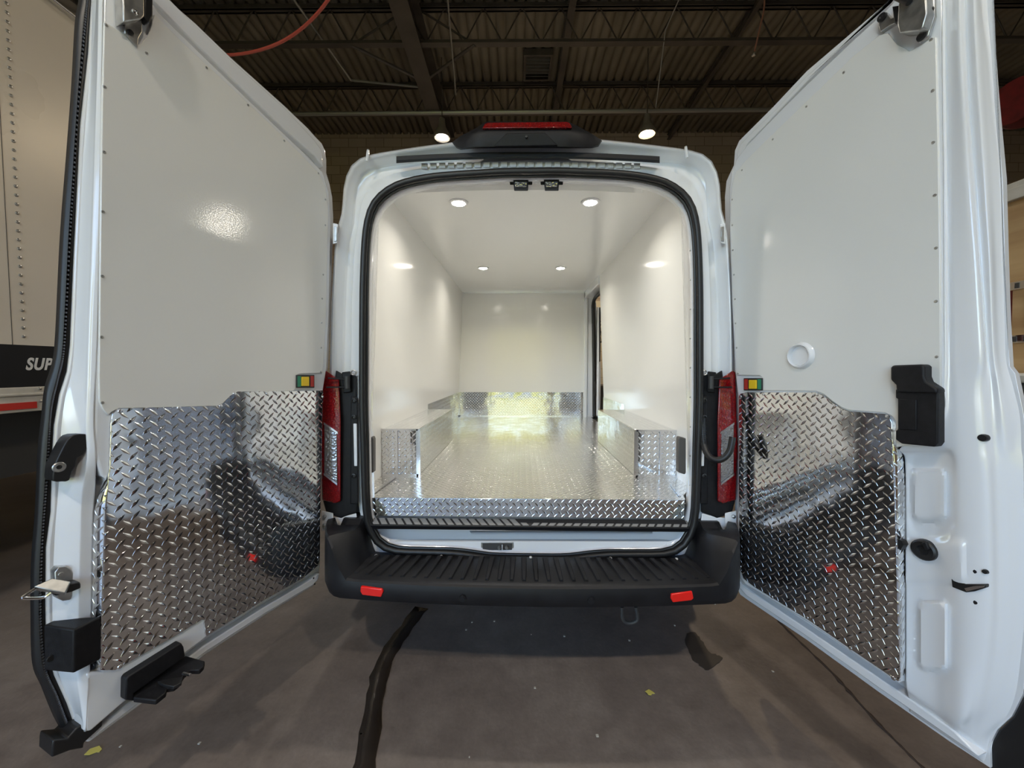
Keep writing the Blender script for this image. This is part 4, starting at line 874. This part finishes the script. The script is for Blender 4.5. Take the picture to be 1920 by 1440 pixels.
R.add(R.slab([(1858, 1455), (1858, 1405), (1862, 1389), (1874, 1369), (1900, 1344), (1922, 1303), (1936, 1200), (1990, 1200), (1990, 1500), (1870, 1500)], -.094, -.12), 'edge_seal', 'rubber', bevel=.003)
panR = [(1754, 69), (1723, 87), (1705, 96), (1680, 82), (1664, 62), (1650, 65), (1600, 105), (1513, 189), (1450, 250), (1397, 302), (1380, 322), (1373, 345), (1370, 375), (1370, 433), (1373, 547), (1379, 650), (1381, 703), (1425, 704), (1429, 708), (1430, 732), (1530, 733), (1545, 739), (1560, 752), (1578, 764), (1592, 769), (1660, 774), (1672, 780), (1680, 790), (1680, 838), (1750, 830), (1757, 735), (1763, 728), (1762, 480), (1759, 300)]
R.add(R.slab(panR, -.004, -.014), 'liner_panel', 'frp', bevel=.0015, label='glossy white liner panel')
R.rivets([(1746, 74), (1749, 170), (1750, 267), (1753, 366), (1755, 465), (1755, 565), (1756, 669), (1582, 136), (1512, 200), (1449, 261), (1391, 319), (1373, 374), (1373, 422), (1374, 469), (1376, 515), (1378, 561), (1379, 606), (1381, 652), (1384, 700)], -.004)
trR = [(1385, 745), (1388, 738), (1400, 735.5), (1530, 735.5), (1543, 741), (1560, 754), (1577, 766), (1592, 771), (1658, 776), (1667, 781), (1672, 792), (1674, 833), (1680, 1000), (1684, 1150), (1688, 1270), (1684, 1278), (1600, 1221), (1513, 1161), (1413, 1100), (1394, 1085), (1386, 1062), (1385, 900)]
R.add(R.slab(trR, -.0025, -.014), 'tread_plate', 'tread', bevel=.0015, label='polished diamond tread kick plate')
R.add(R.loft([[(1674, 833, -.0025), (1678, 834, -.008), (1682, 836, -.016)], [(1675, 860, -.0025), (1685, 860, -.014), (1696, 862, -.036)], [(1680, 1000, -.0025), (1688, 1000, -.014), (1698, 1000, -.038)], [(1684, 1150, -.0025), (1691, 1150, -.014), (1698, 1150, -.038)], [(1688, 1270, -.0025), (1693, 1267, -.014), (1698, 1262, -.038)]], 5, 3), 'tread_flange', 'tread', solid=.002, label='folded diamond tread edge')
R.rivets([(1388, 743), (1431, 739), (1476, 738), (1532, 740), (1575, 771), (1664, 781), (1386, 824), (1387, 907), (1388, 1062), (1447, 1119), (1513, 1158), (1594, 1215), (1675, 1272)], -.0025, 'alu', .0065, 'screw')
switch(R, 1394, 709, 1428, 732, True)
# cup
o = R.add(R.disc(1502, 667, -.004, [(.054, 0), (.050, .006), (.047, .016), (.043, .018), (.040, .014), (.039, .002), (0, .001)], 28), 'vent_cup', 'paint', label='round white vent collar')
# black upper and lower covers
o = R.add(R.slab([(1669, 690), (1672, 685), (1728, 683), (1733, 688), (1733, 706), (1737, 716), (1757, 729), (1757, 738), (1680, 736), (1679, 722), (1669, 712)], .03, -.01), 'latch_cover', 'black', bevel=.006, seg=3, label='black stepped plastic cover')
sub(R.slab([(1679, 730), (1758, 731), (1758, 830), (1752, 838), (1690, 832), (1679, 824), (1679, 808), (1683, 805), (1683, 748), (1679, 746)], .022, -.012), 'lower_cover', 'black', o, bevel=.006, seg=3)
sub(R.slab([(1686, 748), (1718, 750), (1718, 807), (1686, 805)], .0245, .015), 'raised_face', 'black', o, bevel=.002)
# knob, holes, slot
o = R.add(R.disc(1733, 1031, -.030, [(.032, -.008), (.031, .006), (.026, .010), (.015, .008), (.012, .003), (0, .003)], 24), 'finger_pull', 'rubber', label='round black finger pull')
sub(R.slab([(1727, 1018), (1735, 1016), (1742, 1030), (1734, 1034)], -.012, -.025), 'grip', 'black', o, bevel=.002)
R.add(R.disc(1843, 821, -.036, [(.0, .005), (.009, .005), (.0105, .0), (.0105, -.01)], 20), 'drain_hole', 'rubber')
for a, b in ((1827, 1071), (1847, 1072), (1828, 1129)): R.add(R.disc(a, b, -.03, [(.0, .004), (.0055, .003), (.0065, -.004)], 14), 'bolt_hole', 'rubber')
o = R.add(R.slab([(1783, 1084), (1801, 1091), (1810, 1095), (1848, 1096), (1848, 1102), (1827, 1109), (1811, 1111), (1785, 1101)], -.022, -.05), 'latch_slot', 'rubber', bevel=.002)
sub(R.slab([(1808, 1103), (1826, 1099), (1846, 1098), (1845, 1101), (1812, 1109)], -.019, -.03), 'latch', 'alu', o)
# upper latch
o = R.add(R.slab([(1690, -20), (1735, -20), (1738, 25), (1730, 52), (1722, 58), (1686, 62), (1682, 45), (1684, 10)], .035, -.01), 'upper_latch', 'steel', bevel=.003, label='zinc plated upper latch')
sub(R.slab([(1735, -25), (1750, -20), (1752, 30), (1740, 68), (1722, 82), (1718, 74), (1730, 52), (1738, 25)], .004, -.01), 'side_plate', 'steel', o, bevel=.003)
for a, b in ((1742, 22), (1728, 69), (1741, 0)): sub(R.disc(a, b, .004, [(.012, 0), (.010, .006), (0, .007)]), 'bolt', 'rubber', o)
sub(R.slab([(1648, 30), (1660, 22), (1670, 35), (1684, 28), (1684, 40), (1668, 48), (1650, 60), (1647, 50)], .006, -.03), 'link_plate', 'steel', o, bevel=.002)
sub(R.disc(1655, 33, .006, [(.013, 0), (.012, .007), (.005, .008), (0, .004)]), 'bushing', 'rubber', o)
sub(R.slab([(1672, 12), (1685, 10), (1686, 40), (1676, 44)], .03, -.01), 'spring', 'rubber', o, bevel=.003)
sub(MB().tube([R.p(1678, -8, .045), R.p(1705, 4, .045)], .009, 10), 'pivot_pin', 'rubber', o)
R.add(R.slab([(1683, 1011), (1690, 1014), (1694, 1022), (1688, 1032), (1683, 1026)], -.006, -.03), 'cable_clip', 'rubber')
